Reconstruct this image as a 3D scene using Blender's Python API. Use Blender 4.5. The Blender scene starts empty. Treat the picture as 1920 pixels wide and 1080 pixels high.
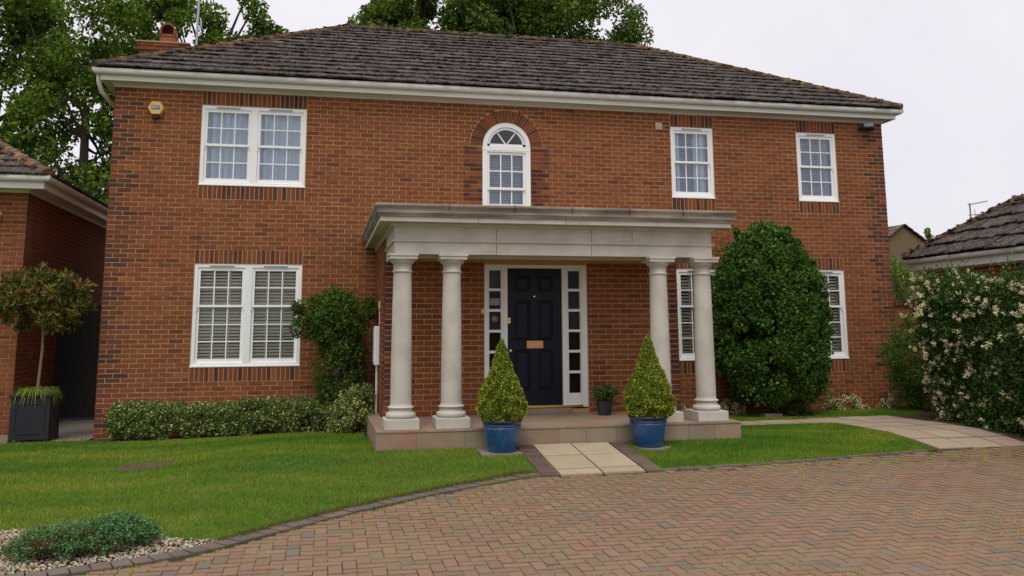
import bpy, math, random
import numpy as np
from mathutils import Matrix, Vector
rng = np.random.default_rng(7); random.seed(7)
scene = bpy.context.scene
COL = scene.collection

# ------------------------------------------------------------ camera
cam = bpy.data.cameras.new("camera"); camo = bpy.data.objects.new("camera", cam); COL.objects.link(camo)
YAW, PIT, ROL = 0.21019, 0.148248, -0.0050786
def cam_axes():
    cy, sy, cp, sp = math.cos(YAW), math.sin(YAW), math.cos(PIT), math.sin(PIT)
    f = Vector((sy*cp, cy*cp, sp)); r = Vector((cy, -sy, 0)); u = r.cross(f)
    cr, sr = math.cos(ROL), math.sin(ROL)
    return cr*r + sr*u, -sr*r + cr*u, f
_r, _u, _f = cam_axes()
M = Matrix((( _r.x, _u.x, -_f.x, 3.4173), (_r.y, _u.y, -_f.y, -14.8169), (_r.z, _u.z, -_f.z, 1.6321), (0, 0, 0, 1)))
camo.matrix_world = M
cam.sensor_width = 36; cam.lens = 1638.72/1920*36; cam.shift_y = -168.5/1920
cam.clip_start = 0.1; cam.clip_end = 2000
scene.camera = camo

# ------------------------------------------------------------ world, sun, exposure
SUN_EL, SUN_AZ = math.radians(62), math.radians(200)     # azimuth clockwise from +y
w = bpy.data.worlds.new("World"); scene.world = w; w.use_nodes = True
nt = w.node_tree; nt.nodes.clear()
out = nt.nodes.new('ShaderNodeOutputWorld'); bg = nt.nodes.new('ShaderNodeBackground')
sky = nt.nodes.new('ShaderNodeTexSky'); sky.sky_type = 'NISHITA'; sky.sun_disc = False
sky.sun_elevation = SUN_EL; sky.sun_rotation = SUN_AZ
sky.air_density = 1.0; sky.dust_density = 4.0
scl = nt.nodes.new('ShaderNodeVectorMath'); scl.operation = 'SCALE'; scl.inputs['Scale'].default_value = 0.07
tc = nt.nodes.new('ShaderNodeTexCoord'); nz = nt.nodes.new('ShaderNodeTexNoise'); nz.inputs['Scale'].default_value = 1.6
nz.inputs['Detail'].default_value = 4; nz.inputs['Roughness'].default_value = .55
rp = nt.nodes.new('ShaderNodeValToRGB')
rp.color_ramp.elements[0].position = .3; rp.color_ramp.elements[0].color = (.72, .72, .78, 1)
rp.color_ramp.elements[1].position = .7; rp.color_ramp.elements[1].color = (.92, .875, .935, 1)
mx = nt.nodes.new('ShaderNodeMix'); mx.data_type = 'RGBA'; mx.inputs[0].default_value = .93
nt.links.new(tc.outputs['Generated'], nz.inputs['Vector']); nt.links.new(nz.outputs['Fac'], rp.inputs['Fac'])
nt.links.new(sky.outputs[0], scl.inputs[0]); nt.links.new(scl.outputs[0], mx.inputs[6]); nt.links.new(rp.outputs[0], mx.inputs[7])
nt.links.new(mx.outputs[2], bg.inputs['Color']); bg.inputs['Strength'].default_value = 1.0
nt.links.new(bg.outputs[0], out.inputs['Surface'])
sun = bpy.data.lights.new("sun", 'SUN'); sun.energy = 1.5; sun.angle = math.radians(28); sun.color = (1, .96, .9)
suno = bpy.data.objects.new("sun", sun); COL.objects.link(suno)
sd = Vector((math.sin(SUN_AZ)*math.cos(SUN_EL), math.cos(SUN_AZ)*math.cos(SUN_EL), math.sin(SUN_EL)))
suno.rotation_euler = (-sd).to_track_quat('-Z', 'Y').to_euler(); suno.location = (0, -20, 30)
scene.view_settings.view_transform = 'Standard'; scene.view_settings.look = 'None'
scene.view_settings.exposure = 0.12; scene.view_settings.gamma = 1.0

# ------------------------------------------------------------ helpers: meshes and tags
def tag(o, label=None, cat=None, group=None, kind=None):
    if label: o['label'] = label
    if cat: o['category'] = cat
    if group: o['group'] = group
    if kind: o['kind'] = kind
    return o
def thing(name, label, cat, loc=(0, 0, 0), group=None):
    o = bpy.data.objects.new(name, None); COL.objects.link(o); o.location = loc; o.empty_display_size = .2
    return tag(o, label, cat, group)

class MB:
    """collects polygons; one colour per vertex"""
    def __init__(s): s.V = []; s.Fi = []; s.Fn = []; s.C = []; s.n = 0
    def add(s, V, F, col=(1, 1, 1)):
        V = np.asarray(V, float); s.V.append(V)
        F = [np.asarray(f) for f in F] if not isinstance(F, np.ndarray) else F
        if isinstance(F, np.ndarray):
            s.Fi.append((F+s.n).ravel()); s.Fn.append(np.full(len(F), F.shape[1]))
        else:
            s.Fi.append(np.concatenate([f+s.n for f in F])); s.Fn.append(np.array([len(f) for f in F]))
        c = np.asarray(col, float)
        if c.ndim == 1: c = np.tile(c, (len(V), 1))
        s.C.append(c); s.n += len(V); return s
    def box(s, x0, x1, y0, y1, z0, z1, col=(1, 1, 1)):
        return s.boxes(np.array([[(x0+x1)/2, (y0+y1)/2, (z0+z1)/2]]), np.array([[abs(x1-x0)/2, abs(y1-y0)/2, abs(z1-z0)/2]]), [col])
    def boxes(s, c, h, col, ax=None, jit=None):
        """c: n×3 centres, h: n×3 half sizes, ax: 3 axis vectors (default xyz)"""
        c = np.asarray(c, float); h = np.asarray(h, float); n = len(c)
        sg = np.array([[-1,-1,-1],[1,-1,-1],[1,1,-1],[-1,1,-1],[-1,-1,1],[1,-1,1],[1,1,1],[-1,1,1]], float)
        l = sg[None]*h[:, None, :]
        if ax is not None:
            ax = np.asarray(ax, float)
            l = l @ ax if ax.ndim == 2 else np.einsum('nij,njk->nik', l, ax)
        V = (c[:, None, :]+l).reshape(-1, 3)
        f = np.array([[0,3,2,1],[4,5,6,7],[0,1,5,4],[1,2,6,5],[2,3,7,6],[3,0,4,7]])
        F = (f[None]+8*np.arange(n)[:, None, None]).reshape(-1, 4)
        return s.add(V, F, np.repeat(np.asarray(col, float), 8, axis=0))
    def tube(s, pts, rad, seg=8, col=(1, 1, 1), cap=True):
        pts = [Vector(p) for p in pts]; n = len(pts)
        if not hasattr(rad, '__len__'): rad = [rad]*n
        V = []; side = None
        for i, p in enumerate(pts):
            t = (pts[min(i+1, n-1)]-pts[max(i-1, 0)]).normalized()
            if side is None:
                side = t.orthogonal().normalized()
            else:
                side = (side-t*side.dot(t)).normalized()
            b = t.cross(side)
            for k in range(seg):
                a = 2*math.pi*k/seg
                V.append(p+(side*math.cos(a)+b*math.sin(a))*rad[i])
        F = []
        for i in range(n-1):
            for k in range(seg):
                k2 = (k+1) % seg; F.append([i*seg+k, i*seg+k2, (i+1)*seg+k2, (i+1)*seg+k])
        V = [tuple(v) for v in V]
        if cap: F.append(list(range(seg))[::-1]); F.append([(n-1)*seg+k for k in range(seg)])
        return s.add(V, F, col)
    def lathe(s, prof, cx, cy, seg=32, col=(1, 1, 1), cap=True):
        V = []; n = len(prof)
        for r, z in prof:
            for k in range(seg):
                a = 2*math.pi*k/seg; V.append((cx+r*math.cos(a), cy+r*math.sin(a), z))
        F = [[i*seg+k, i*seg+(k+1) % seg, (i+1)*seg+(k+1) % seg, (i+1)*seg+k] for i in range(n-1) for k in range(seg)]
        if cap: F.append(list(range(seg))[::-1]); F.append([(n-1)*seg+k for k in range(seg)])
        return s.add(V, F, col)
    def prism(s, poly, z0, z1, col=(1, 1, 1)):
        n = len(poly); V = [(x, y, z0) for x, y in poly]+[(x, y, z1) for x, y in poly]
        F = [list(range(n))[::-1], list(range(n, 2*n))]+[[i, (i+1) % n, n+(i+1) % n, n+i] for i in range(n)]
        return s.add(V, F, col)
    def build(s, name, mat, parent=None, smooth=False, bevel=0):
        V = np.concatenate(s.V); Fi = np.concatenate(s.Fi).astype(np.int32); Fn = np.concatenate(s.Fn).astype(np.int32)
        me = bpy.data.meshes.new(name)
        me.vertices.add(len(V)); me.vertices.foreach_set('co', V.astype(np.float32).ravel())
        me.loops.add(len(Fi)); me.loops.foreach_set('vertex_index', Fi)
        me.polygons.add(len(Fn)); st = np.concatenate([[0], np.cumsum(Fn)[:-1]]).astype(np.int32)
        me.polygons.foreach_set('loop_start', st)
        try: me.polygons.foreach_set('loop_total', Fn)
        except Exception: pass
        me.update(calc_edges=True)
        ca = me.color_attributes.new('tint', 'FLOAT_COLOR', 'POINT')
        C = np.concatenate(s.C); ca.data.foreach_set('color', np.c_[C, np.ones(len(C))].astype(np.float32).ravel())
        me.materials.append(mat)
        me.polygons.foreach_set('use_smooth', np.full(len(Fn), bool(smooth)))
        me.update()
        o = bpy.data.objects.new(name, me); COL.objects.link(o)
        if parent is not None:
            p = parent; o.parent = p; 
            off = Vector((0, 0, 0)); q = p
            while q is not None: off += q.location; q = q.parent
            o.location = -off            # meshes are written in scene coordinates
        if bevel:
            b = o.modifiers.new('bevel', 'BEVEL'); b.width = bevel; b.segments = 2; b.limit_method = 'ANGLE'
        return o

# ------------------------------------------------------------ materials
def mat(name, base=(1, 1, 1), rough=.8, tint=False, noise=None, noise2=None, bump=0, bscale=30, spec=.3, metal=0, sub=0, coat=0, detail=4):
    """noise=(scale, amount, colour): mixes towards colour by noise; coordinates are object space = metres"""
    m = bpy.data.materials.new(name); m.use_nodes = True; t = m.node_tree; N = t.nodes; L = t.links
    b = N['Principled BSDF']; b.inputs['Roughness'].default_value = rough; b.inputs['Metallic'].default_value = metal
    b.inputs['Specular IOR Level'].default_value = spec
    if coat: b.inputs['Coat Weight'].default_value = coat; b.inputs['Coat Roughness'].default_value = .08
    tc = N.new('ShaderNodeTexCoord'); co = tc.outputs['Object']
    rgb = N.new('ShaderNodeRGB'); rgb.outputs[0].default_value = (*base, 1); cur = rgb.outputs[0]
    if tint:
        a = N.new('ShaderNodeAttribute'); a.attribute_name = 'tint'
        mm = N.new('ShaderNodeMix'); mm.data_type = 'RGBA'; mm.blend_type = 'MULTIPLY'; mm.inputs[0].default_value = 1
        L.new(cur, mm.inputs[6]); L.new(a.outputs['Color'], mm.inputs[7]); cur = mm.outputs[2]
    for nn in (noise, noise2):
        if nn:
            sc, amt, c = nn[:3]; lo, hi = nn[3:5] if len(nn) > 3 else (.35, .7)
            n = N.new('ShaderNodeTexNoise'); n.inputs['Scale'].default_value = sc; n.inputs['Detail'].default_value = detail
            if len(nn) > 5:
                mp = N.new('ShaderNodeMapping'); mp.inputs['Scale'].default_value = nn[5]; L.new(co, mp.inputs[0]); L.new(mp.outputs[0], n.inputs['Vector'])
            else: L.new(co, n.inputs['Vector'])
            mr = N.new('ShaderNodeMapRange'); mr.inputs[1].default_value = lo; mr.inputs[2].default_value = hi
            mr.inputs[3].default_value = 0; mr.inputs[4].default_value = amt
            L.new(n.outputs['Fac'], mr.inputs[0])
            mm = N.new('ShaderNodeMix'); mm.data_type = 'RGBA'; L.new(mr.outputs[0], mm.inputs[0]); L.new(cur, mm.inputs[6])
            mm.inputs[7].default_value = (*c, 1); cur = mm.outputs[2]
    L.new(cur, b.inputs['Base Color'])
    if bump:
        n = N.new('ShaderNodeTexNoise'); n.inputs['Scale'].default_value = bscale; n.inputs['Detail'].default_value = 5; L.new(co, n.inputs['Vector'])
        bp = N.new('ShaderNodeBump'); bp.inputs['Strength'].default_value = bump; bp.inputs['Distance'].default_value = .02
        L.new(n.outputs['Fac'], bp.inputs['Height']); L.new(bp.outputs[0], b.inputs['Normal'])
    return m
def leafmat(name, rough=.55, spec=.35, trans=.25, warm=(1, 1, 1)):
    m = bpy.data.materials.new(name); m.use_nodes = True; t = m.node_tree; N = t.nodes; L = t.links
    b = N['Principled BSDF']; b.inputs['Roughness'].default_value = rough; b.inputs['Specular IOR Level'].default_value = spec
    a = N.new('ShaderNodeAttribute'); a.attribute_name = 'tint'
    wm = N.new('ShaderNodeMix'); wm.data_type = 'RGBA'; wm.blend_type = 'MULTIPLY'; wm.inputs[0].default_value = 1; wm.inputs[7].default_value = (*warm, 1)
    L.new(a.outputs['Color'], wm.inputs[6]); L.new(wm.outputs[2], b.inputs['Base Color'])
    tr = N.new('ShaderNodeBsdfTranslucent'); L.new(wm.outputs[2], tr.inputs['Color'])
    mix = N.new('ShaderNodeMixShader'); mix.inputs[0].default_value = trans
    L.new(b.outputs[0], mix.inputs[1]); L.new(tr.outputs[0], mix.inputs[2]); L.new(mix.outputs[0], N['Material Output'].inputs['Surface'])
    return m
def glassmat(name, col=(.9, .95, 1), fac=.045, refl=1.):
    m = bpy.data.materials.new(name); m.use_nodes = True; t = m.node_tree; N = t.nodes; L = t.links
    N.remove(N['Principled BSDF'])
    tr = N.new('ShaderNodeBsdfTransparent'); tr.inputs[0].default_value = (*col, 1)
    gl = N.new('ShaderNodeBsdfGlossy'); gl.inputs['Roughness'].default_value = .03; gl.inputs[0].default_value = (.95*refl, .97*refl, 1*refl, 1)
    lw = N.new('ShaderNodeLayerWeight'); lw.inputs[0].default_value = .25
    mr = N.new('ShaderNodeMapRange'); mr.inputs[3].default_value = fac; mr.inputs[4].default_value = 1; L.new(lw.outputs['Fresnel'], mr.inputs[0])
    mix = N.new('ShaderNodeMixShader'); L.new(mr.outputs[0], mix.inputs[0]); L.new(tr.outputs[0], mix.inputs[1]); L.new(gl.outputs[0], mix.inputs[2])
    L.new(mix.outputs[0], N['Material Output'].inputs['Surface'])
    return m

M_brick = mat('brick', tint=True, rough=.9, noise=(26, .35, (.12, .04, .024)), noise2=(1.1, .25, (.29, .095, .042), .45, .7), bump=.35, bscale=60, spec=.15)
M_mortar = mat('mortar', (.50, .315, .160), rough=.95, noise=(3, .4, (.36, .21, .105)), bump=.3, bscale=90, spec=.1)
M_white = mat('white_paint', (.90, .90, .875), rough=.35, spec=.45, noise=(6, .12, (.72, .70, .64)))
M_upvc = mat('white_plastic', (.82, .81, .77), rough=.4, spec=.4, noise=(1.2, .3, (.52, .49, .42), .45, .75, (1, 1, 9)))
M_fascia = mat('soffit_paint', (.66, .62, .55), rough=.6, noise=(1.5, .5, (.42, .35, .26), .4, .75, (1, 1, 8)))
M_stone = mat('cast_stone', (.57, .53, .46), rough=.85, noise=(3.2, .55, (.42, .385, .325), .42, .62), noise2=(.9, .35, (.38, .36, .28), .5, .75, (1, 1, .35)), bump=.1, bscale=70, spec=.2)
M_stone_dirty = mat('weathered_stone', (.46, .40, .33), rough=.9, noise=(1.7, .85, (.17, .145, .115), .32, .60, (1, 1, 5)), noise2=(30, .4, (.24, .20, .15)), bump=.25, bscale=60, spec=.15)
M_tile = mat('roof_tile', tint=True, rough=.92, noise=(7, .8, (.035, .028, .025), .45, .62), noise2=(24, .65, (.38, .35, .32), .60, .66), bump=.6, bscale=35, spec=.15, detail=6)
M_hip = mat('hip_tile', tint=True, rough=.95, noise=(6, .75, (.06, .045, .035), .42, .6), noise2=(9, .75, (.34, .17, .05), .52, .68), bump=.8, bscale=25, spec=.1, detail=6)
M_moss = mat('moss', tint=True, rough=1, spec=.05, bump=.6, bscale=80)
M_lead = mat('lead', (.18, .18, .19), rough=.6)
M_vent = mat('vent_grey', (.42, .42, .40), rough=.6)
M_glass = glassmat('window_glass')
M_glass_low = glassmat('dim_reflection_glass', (.96, .97, .96), .0, .5)  # reflection colour dimmed to imitate darker surroundings opposite the ground floor
M_glass_dark = glassmat('dark_dim_reflection_glass', (.70, .67, .65), .0, .35)  # tinted pane; reflection dimmed further, as if facing dark surroundings
M_navy = mat('navy_gloss_paint', (.006, .007, .018), rough=.38, spec=.22)
M_brass = mat('brass', (.72, .47, .16), rough=.28, metal=1)
M_copper = mat('copper_brass', (.60, .30, .14), rough=.3, metal=1)
M_chrome = mat('chrome', (.7, .7, .7), rough=.2, metal=1)
M_dark = mat('dark_interior', (.03, .028, .026), rough=.9)  # near-black; also paints in the darkness of the rooms behind the windows
M_curtain = mat('net_curtain', tint=True, rough=.9, spec=.1)
M_slat = mat('shutter_paint', (.88, .83, .70), rough=.6, spec=.15)
M_blind = mat('blind', (.50, .52, .56), rough=.6)
M_step = mat('sandstone_tile', tint=True, rough=.75, noise=(5, .6, (.22, .15, .105)), noise2=(2.4, .5, (.30, .28, .22)), bump=.15, bscale=40, spec=.25)
M_flag = mat('paving_slab', tint=True, rough=.9, noise=(4, .4, (.33, .25, .17)), noise2=(40, .25, (.22, .17, .12)), bump=.2, bscale=60, spec=.15)
M_paver = mat('block_paver', tint=True, rough=.92, noise=(55, .45, (.17, .12, .085)), noise2=(1.6, .45, (.25, .205, .115), .45, .7), bump=.3, bscale=90, spec=.12, detail=7)
M_joint = mat('mossy_joint', (.10, .075, .05), rough=1, noise=(3.5, .95, (.30, .30, .045), .40, .58), noise2=(40, .5, (.05, .04, .03)), spec=.05, detail=6)
M_soil = mat('soil', (.075, .05, .035), rough=1, noise=(30, .6, (.13, .09, .06)), bump=.8, bscale=50, spec=.05)
M_lawnbase = mat('lawn_soil', (.075, .125, .018), rough=1, noise=(2.2, .6, (.13, .14, .03)), spec=.05)
M_ground = mat('ground_field', (.06, .09, .03), rough=1, noise=(.5, .5, (.10, .10, .05)), spec=.05)
M_concrete = mat('concrete', (.26, .23, .20), rough=.95, noise=(5, .5, (.17, .15, .13)), bump=.2, bscale=50)
M_gravel = mat('gravel', tint=True, rough=.9, spec=.15)
M_bark = mat('bark', (.10, .08, .06), rough=.95, noise=(12, .5, (.05, .04, .03)), bump=.6, bscale=30, spec=.1)
M_glaze = mat('blue_glaze', (.016, .075, .20), rough=.28, spec=.5, coat=.4, noise=(9, .55, (.03, .15, .25), .45, .75, (1, 1, .35)), noise2=(22, .5, (.008, .03, .10)))
M_glaze_dark = mat('dark_blue_glaze', (.010, .022, .065), rough=.25, spec=.5, coat=.4, noise=(14, .5, (.035, .06, .14)))
M_black = mat('black_fibre', (.014, .016, .020), rough=.45, spec=.4, noise=(3, .4, (.03, .03, .035)))
M_terra = mat('terracotta', (.30, .11, .055), rough=.85, noise=(12, .5, (.22, .08, .045)))
M_yellow = mat('yellow_plastic', (.74, .46, .14), rough=.45)
M_signblue = mat('sign_blue', (.10, .14, .26), rough=.4)
M_cream = mat('cream_plastic', (.60, .50, .30), rough=.5)
M_leaf = leafmat('leaf', .6, .22, .25, (1.12, 1.0, .62)); M_tree = leafmat('tree_leaf', .65, .15, .45, (1.22, 1.10, .68)); M_grass = leafmat('grass_blade', .7, .2, .3); M_needle = leafmat('needle', .7, .2, .15, (1.05, 1.0, .85))
M_petal = leafmat('petal', .7, .2, .35)
M_tan = mat('tan_brick', (.20, .145, .085), rough=.9, noise=(9, .5, (.13, .095, .06)), spec=.1)

# ------------------------------------------------------------ terrain
def hgt(x, y):
    x = np.asarray(x, float); y = np.asarray(y, float)
    b = .013*np.clip(x, 0, 14); k = np.clip((x-1.0)/2.5, 0, 1); k = k*k*(3-2*k)
    near = np.interp(-y, [0, 3.0, 3.95, 4.8, 5.4, 7.0, 8.6, 11], [0, .2, .2, .11, .044, -.016, -.056, -.064])
    left = np.interp(-y, [0, 1, 3.95, 7.0, 8.6, 11], [0, .02, .045, 0, -.05, -.064])
    return left*(1-k)+(b*np.clip(1+y/3.0, 0, 1)+near)*k
def sheet(name, xs, ys, off, m, kind='structure', poly=None, label=None):
    X, Y = np.meshgrid(xs, ys); Z = hgt(X, Y)+off
    V = np.c_[X.ravel(), Y.ravel(), Z.ravel()]; nx = len(xs)
    F = np.array([[j*nx+i, j*nx+i+1, (j+1)*nx+i+1, (j+1)*nx+i] for j in range(len(ys)-1) for i in range(nx-1)])
    if poly is not None:
        c = V[F].mean(axis=1); F = F[inside(c[:, 0], c[:, 1], poly)]
        used = np.unique(F); mp = -np.ones(len(V), int); mp[used] = np.arange(len(used)); V = V[used]; F = mp[F]
    o = MB().add(V, F).build(name, m); tag(o, label=label, kind=kind); return o
def inside(x, y, poly):
    x = np.asarray(x); y = np.asarray(y); r = np.zeros(x.shape, bool); n = len(poly)
    for i in range(n):
        x1, y1 = poly[i]; x2, y2 = poly[(i+1) % n]
        c = ((y1 > y) != (y2 > y)) & (x < (x2-x1)*(y-y1)/((y2-y1) or 1e-9)+x1); r ^= c
    return r
def drape(name, poly, off, m, thick=None, kind='structure', step=.25):
    """a polygon sheet laid on the terrain, outline kept exactly"""
    import mathutils.geometry as g
    pts = [tuple(p) for p in poly]; n = len(pts)
    xs = np.arange(min(p[0] for p in pts), max(p[0] for p in pts), step); ys = np.arange(min(p[1] for p in pts), max(p[1] for p in pts), step)
    X, Y = np.meshgrid(xs+step/2, ys+step/2); k = inside(X.ravel(), Y.ravel(), pts)
    ip = list(zip(X.ravel()[k], Y.ravel()[k]))
    vs, es, fs, *_ = g.delaunay_2d_cdt([Vector(p) for p in pts+ip], [(i, (i+1) % n) for i in range(n)], [list(range(n))], 1, 1e-5)
    V = np.array([(v.x, v.y) for v in vs]); V = np.c_[V, hgt(V[:, 0], V[:, 1])+off]
    mb = MB().add(V, [list(f) for f in fs])
    if thick:
        P = np.array(pts); zt = hgt(P[:, 0], P[:, 1])+off
        VV = np.concatenate([np.c_[P, zt], np.c_[P, zt-thick]]); mb.add(VV, [[i, (i+1) % n, n+(i+1) % n, n+i] for i in range(n)])
    o = mb.build(name, m); tag(o, kind=kind); return o
gx = np.unique(np.r_[-900, -300, -100, -40, np.arange(-16, 30, 1.), 60, 150, 400, 900]); gy = np.unique(np.r_[-400, -100, -40, np.arange(-20, 8, .5), 20, 60, 150, 400, 1500])
sheet('ground', gx, gy, -.09, M_ground)

# curve between lawn / gravel and the block paving
EDGE = [(5.76, -5.33), (5.39, -5.46), (4.72, -5.84), (4.0, -6.33), (3.59, -6.65), (3.09, -7.10), (2.66, -7.52), (2.28, -7.77), (1.85, -7.95), (1.4, -8.10), (.7, -8.26), (0, -8.38), (-2, -8.6), (-8, -9)]
def smooth_line(P, n=8):
    P = np.array(P, float); out = []
    for i in range(len(P)-1):
        p0, p1, p2, p3 = P[max(i-1, 0)], P[i], P[i+1], P[min(i+2, len(P)-1)]
        for t in np.linspace(0, 1, n, endpoint=False):
            out.append(.5*((2*p1)+(-p0+p2)*t+(2*p0-5*p1+4*p2-p3)*t*t+(-p0+3*p1-3*p2+p3)*t**3))
    out.append(P[-1]); return np.array(out)
ES = smooth_line(EDGE)
def offset_line(P, d):
    T = np.gradient(P, axis=0); T /= np.linalg.norm(T, axis=1)[:, None]; return P+np.c_[-T[:, 1], T[:, 0]]*d
EI = offset_line(ES, -.20)       # lawn side of the edging
RE = [(7.16, -5.30), (8.05, -5.26), (8.89, -5.18), (9.98, -5.04), (10.95, -4.92), (12.4, -4.80), (16, -4.5), (22, -4.0)]

# driveway base and blocks
drive_poly = [tuple(p) for p in ES[::-1]]+[(5.95, -5.36), (6.95, -5.34)]+RE+[(22, -15.5), (-8, -15.5)]
drape('driveway_bed', drive_poly, -.007, M_joint, step=.3)
a = .1025
ii, jj = np.meshgrid(np.arange(-8, 190), np.arange(-156, -36)); ii = ii.ravel(); jj = jj.ravel(); s4 = (ii-jj) % 4
Hs = np.c_[(ii[s4 == 0]+1)*a, (jj[s4 == 0]+.5)*a]; Vs = np.c_[(ii[s4 == 3]+.5)*a, (jj[s4 == 3]+1)*a]
cen = np.r_[Hs, Vs]; hf = np.r_[np.tile([a-.0045, a/2-.0045], (len(Hs), 1)), np.tile([a/2-.0045, a-.0045], (len(Vs), 1))]
k = inside(cen[:, 0], cen[:, 1], drive_poly) & (cen[:, 1] > -13.5) & (cen[:, 0] < 16)
cen = cen[k]; hf = hf[k]; n = len(cen)
pal = np.array([(.285, .178, .120), (.295, .176, .120), (.272, .170, .117), (.268, .180, .122), (.305, .164, .114), (.245, .176, .124), (.20, .168, .134), (.295, .192, .130)])
pc = pal[rng.choice(len(pal), n, p=[.22, .17, .18, .14, .06, .11, .05, .07])]*rng.uniform(.90, 1.08, (n, 1))
zt = hgt(cen[:, 0], cen[:, 1])+rng.uniform(-.002, .002, n)
MBp = MB(); ang = rng.normal(0, .008, n); ca_, sa_ = np.cos(ang), np.sin(ang)
tz = rng.normal(0, .006, n); AX = np.zeros((n, 3, 3)); AX[:, 0] = np.c_[ca_, sa_, tz]; AX[:, 1] = np.c_[-sa_, ca_, tz*0]; AX[:, 2, 2] = 1
MBp.boxes(np.c_[cen, zt-.02], np.c_[hf, np.full(n, .02)], pc, AX)
drv = MBp.build('driveway', M_paver); tag(drv, kind='structure')

# edging blocks (laid as a soldier course along the curve)
def edging(line, width, pal, gap=.006, length=.2, z=.012):
    mb = MB(); L = np.r_[0, np.cumsum(np.linalg.norm(np.diff(line, axis=0), axis=1))]; s = 0
    while s+length < L[-1]:
        m_ = s+length/2; x = np.interp(m_, L, line[:, 0]); y = np.interp(m_, L, line[:, 1])
        x2 = np.interp(m_+.02, L, line[:, 0])-x; y2 = np.interp(m_+.02, L, line[:, 1])-y; t = math.hypot(x2, y2); tx, ty = x2/t, y2/t
        tl = random.gauss(0, .012)
        mb.boxes([[x, y, float(hgt(x, y))+z-.03+random.uniform(-.004, .004)]], [[length/2-gap, width/2-gap, .03]], [np.array(random.choice(pal))*random.uniform(.85, 1.12)],
                 np.array([[tx, ty, tl], [-ty, tx, random.gauss(0, .012)], [0, 0, 1]]))
        s += length
    return mb
dk = [(.15, .125, .125), (.165, .13, .125), (.14, .12, .12), (.18, .13, .12)]
mid = (ES+EI)/2
tag(edging(mid, .19, dk, length=.135).build('edging_kerb', M_paver), kind='structure')
RL = smooth_line(RE); RL2 = offset_line(RL, .07)
tag(edging(RL2[RL2[:, 0] < 11.0], .1, dk, length=.205, z=.006).build('edging_kerb', M_paver), kind='structure')

# ------------------------------------------------------------ lawns, gravel, paths
i0 = int(np.argmin(np.abs(EI[:, 0]-2.62))) 
LAWN = [(-7, -.55), (-1.3, -.45), (-.05, -.30), (.2, -.66), (3.4, -.74), (4.0, -1.5), (4.04, -3.97), (5.25, -3.97), (5.25, -4.39), (5.77, -4.39)]+[(5.768, -5.13)]+[tuple(p) for p in EI[1:i0]]+[(2.62, -7.22), (2.15, -7.06), (1.6, -6.80), (1.09, -6.59), (.6, -6.50), (-.5, -6.6), (-2, -7.2), (-4, -8), (-7, -8.4)]
LAWN_R = [(7.17, -3.97), (8.8, -3.97), (8.84, -2.54), (10.95, -2.56), (10.97, -3.09), (10.98, -4.33), (11.0, -4.82), (9.98, -4.96), (8.97, -5.09), (8.05, -5.16), (7.17, -5.20)]
LAWN_B = [(8.84, -1.78), (9.92, -1.73), (11.6, -1.74), (13.1, -1.64), (13.9, -.9), (13.95, -.32), (11, -.30), (8.84, -.28)]
drape('lawn', LAWN, .0, M_lawnbase, thick=.05)
drape('lawn', LAWN_R, .0, M_lawnbase, thick=.05)
drape('lawn', LAWN_B, .0, M_lawnbase, thick=.05)
GRAV = [tuple(p) for p in EI[i0:]][::1]+[(-7, -8.4), (-4, -8), (-2, -7.2), (-.5, -6.6), (.6, -6.50), (1.09, -6.59), (1.6, -6.80), (2.15, -7.06), (2.62, -7.22)]
drape('gravel_bed', GRAV, -.025, M_soil)
drape('planting_bed', [(.0, -.3), (.2, -.66), (3.4, -.74), (4.04, -1.56), (4.2, 0), (0, 0)], -.01, M_soil)
drape('planting_bed', [(8.66, -.30), (14, -.30), (14, 0), (8.66, 0)], .0, M_soil)
drape('planting_bed', [(12.35, -8), (15, -8), (15, 0), (14, 0), (14, -.9), (13.1, -1.64), (12.45, -1.7)], .0, M_soil)
drape('side_path', [(-1.45, -.1), (-.02, -.1), (-.02, 12), (-1.45, 12)], .0, M_concrete)
drape('planting_bed', [(-7, -.55), (-1.3, -.45), (-.05, -.30), (-.02, -.1), (-7, -.1)], -.012, M_soil)

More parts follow.
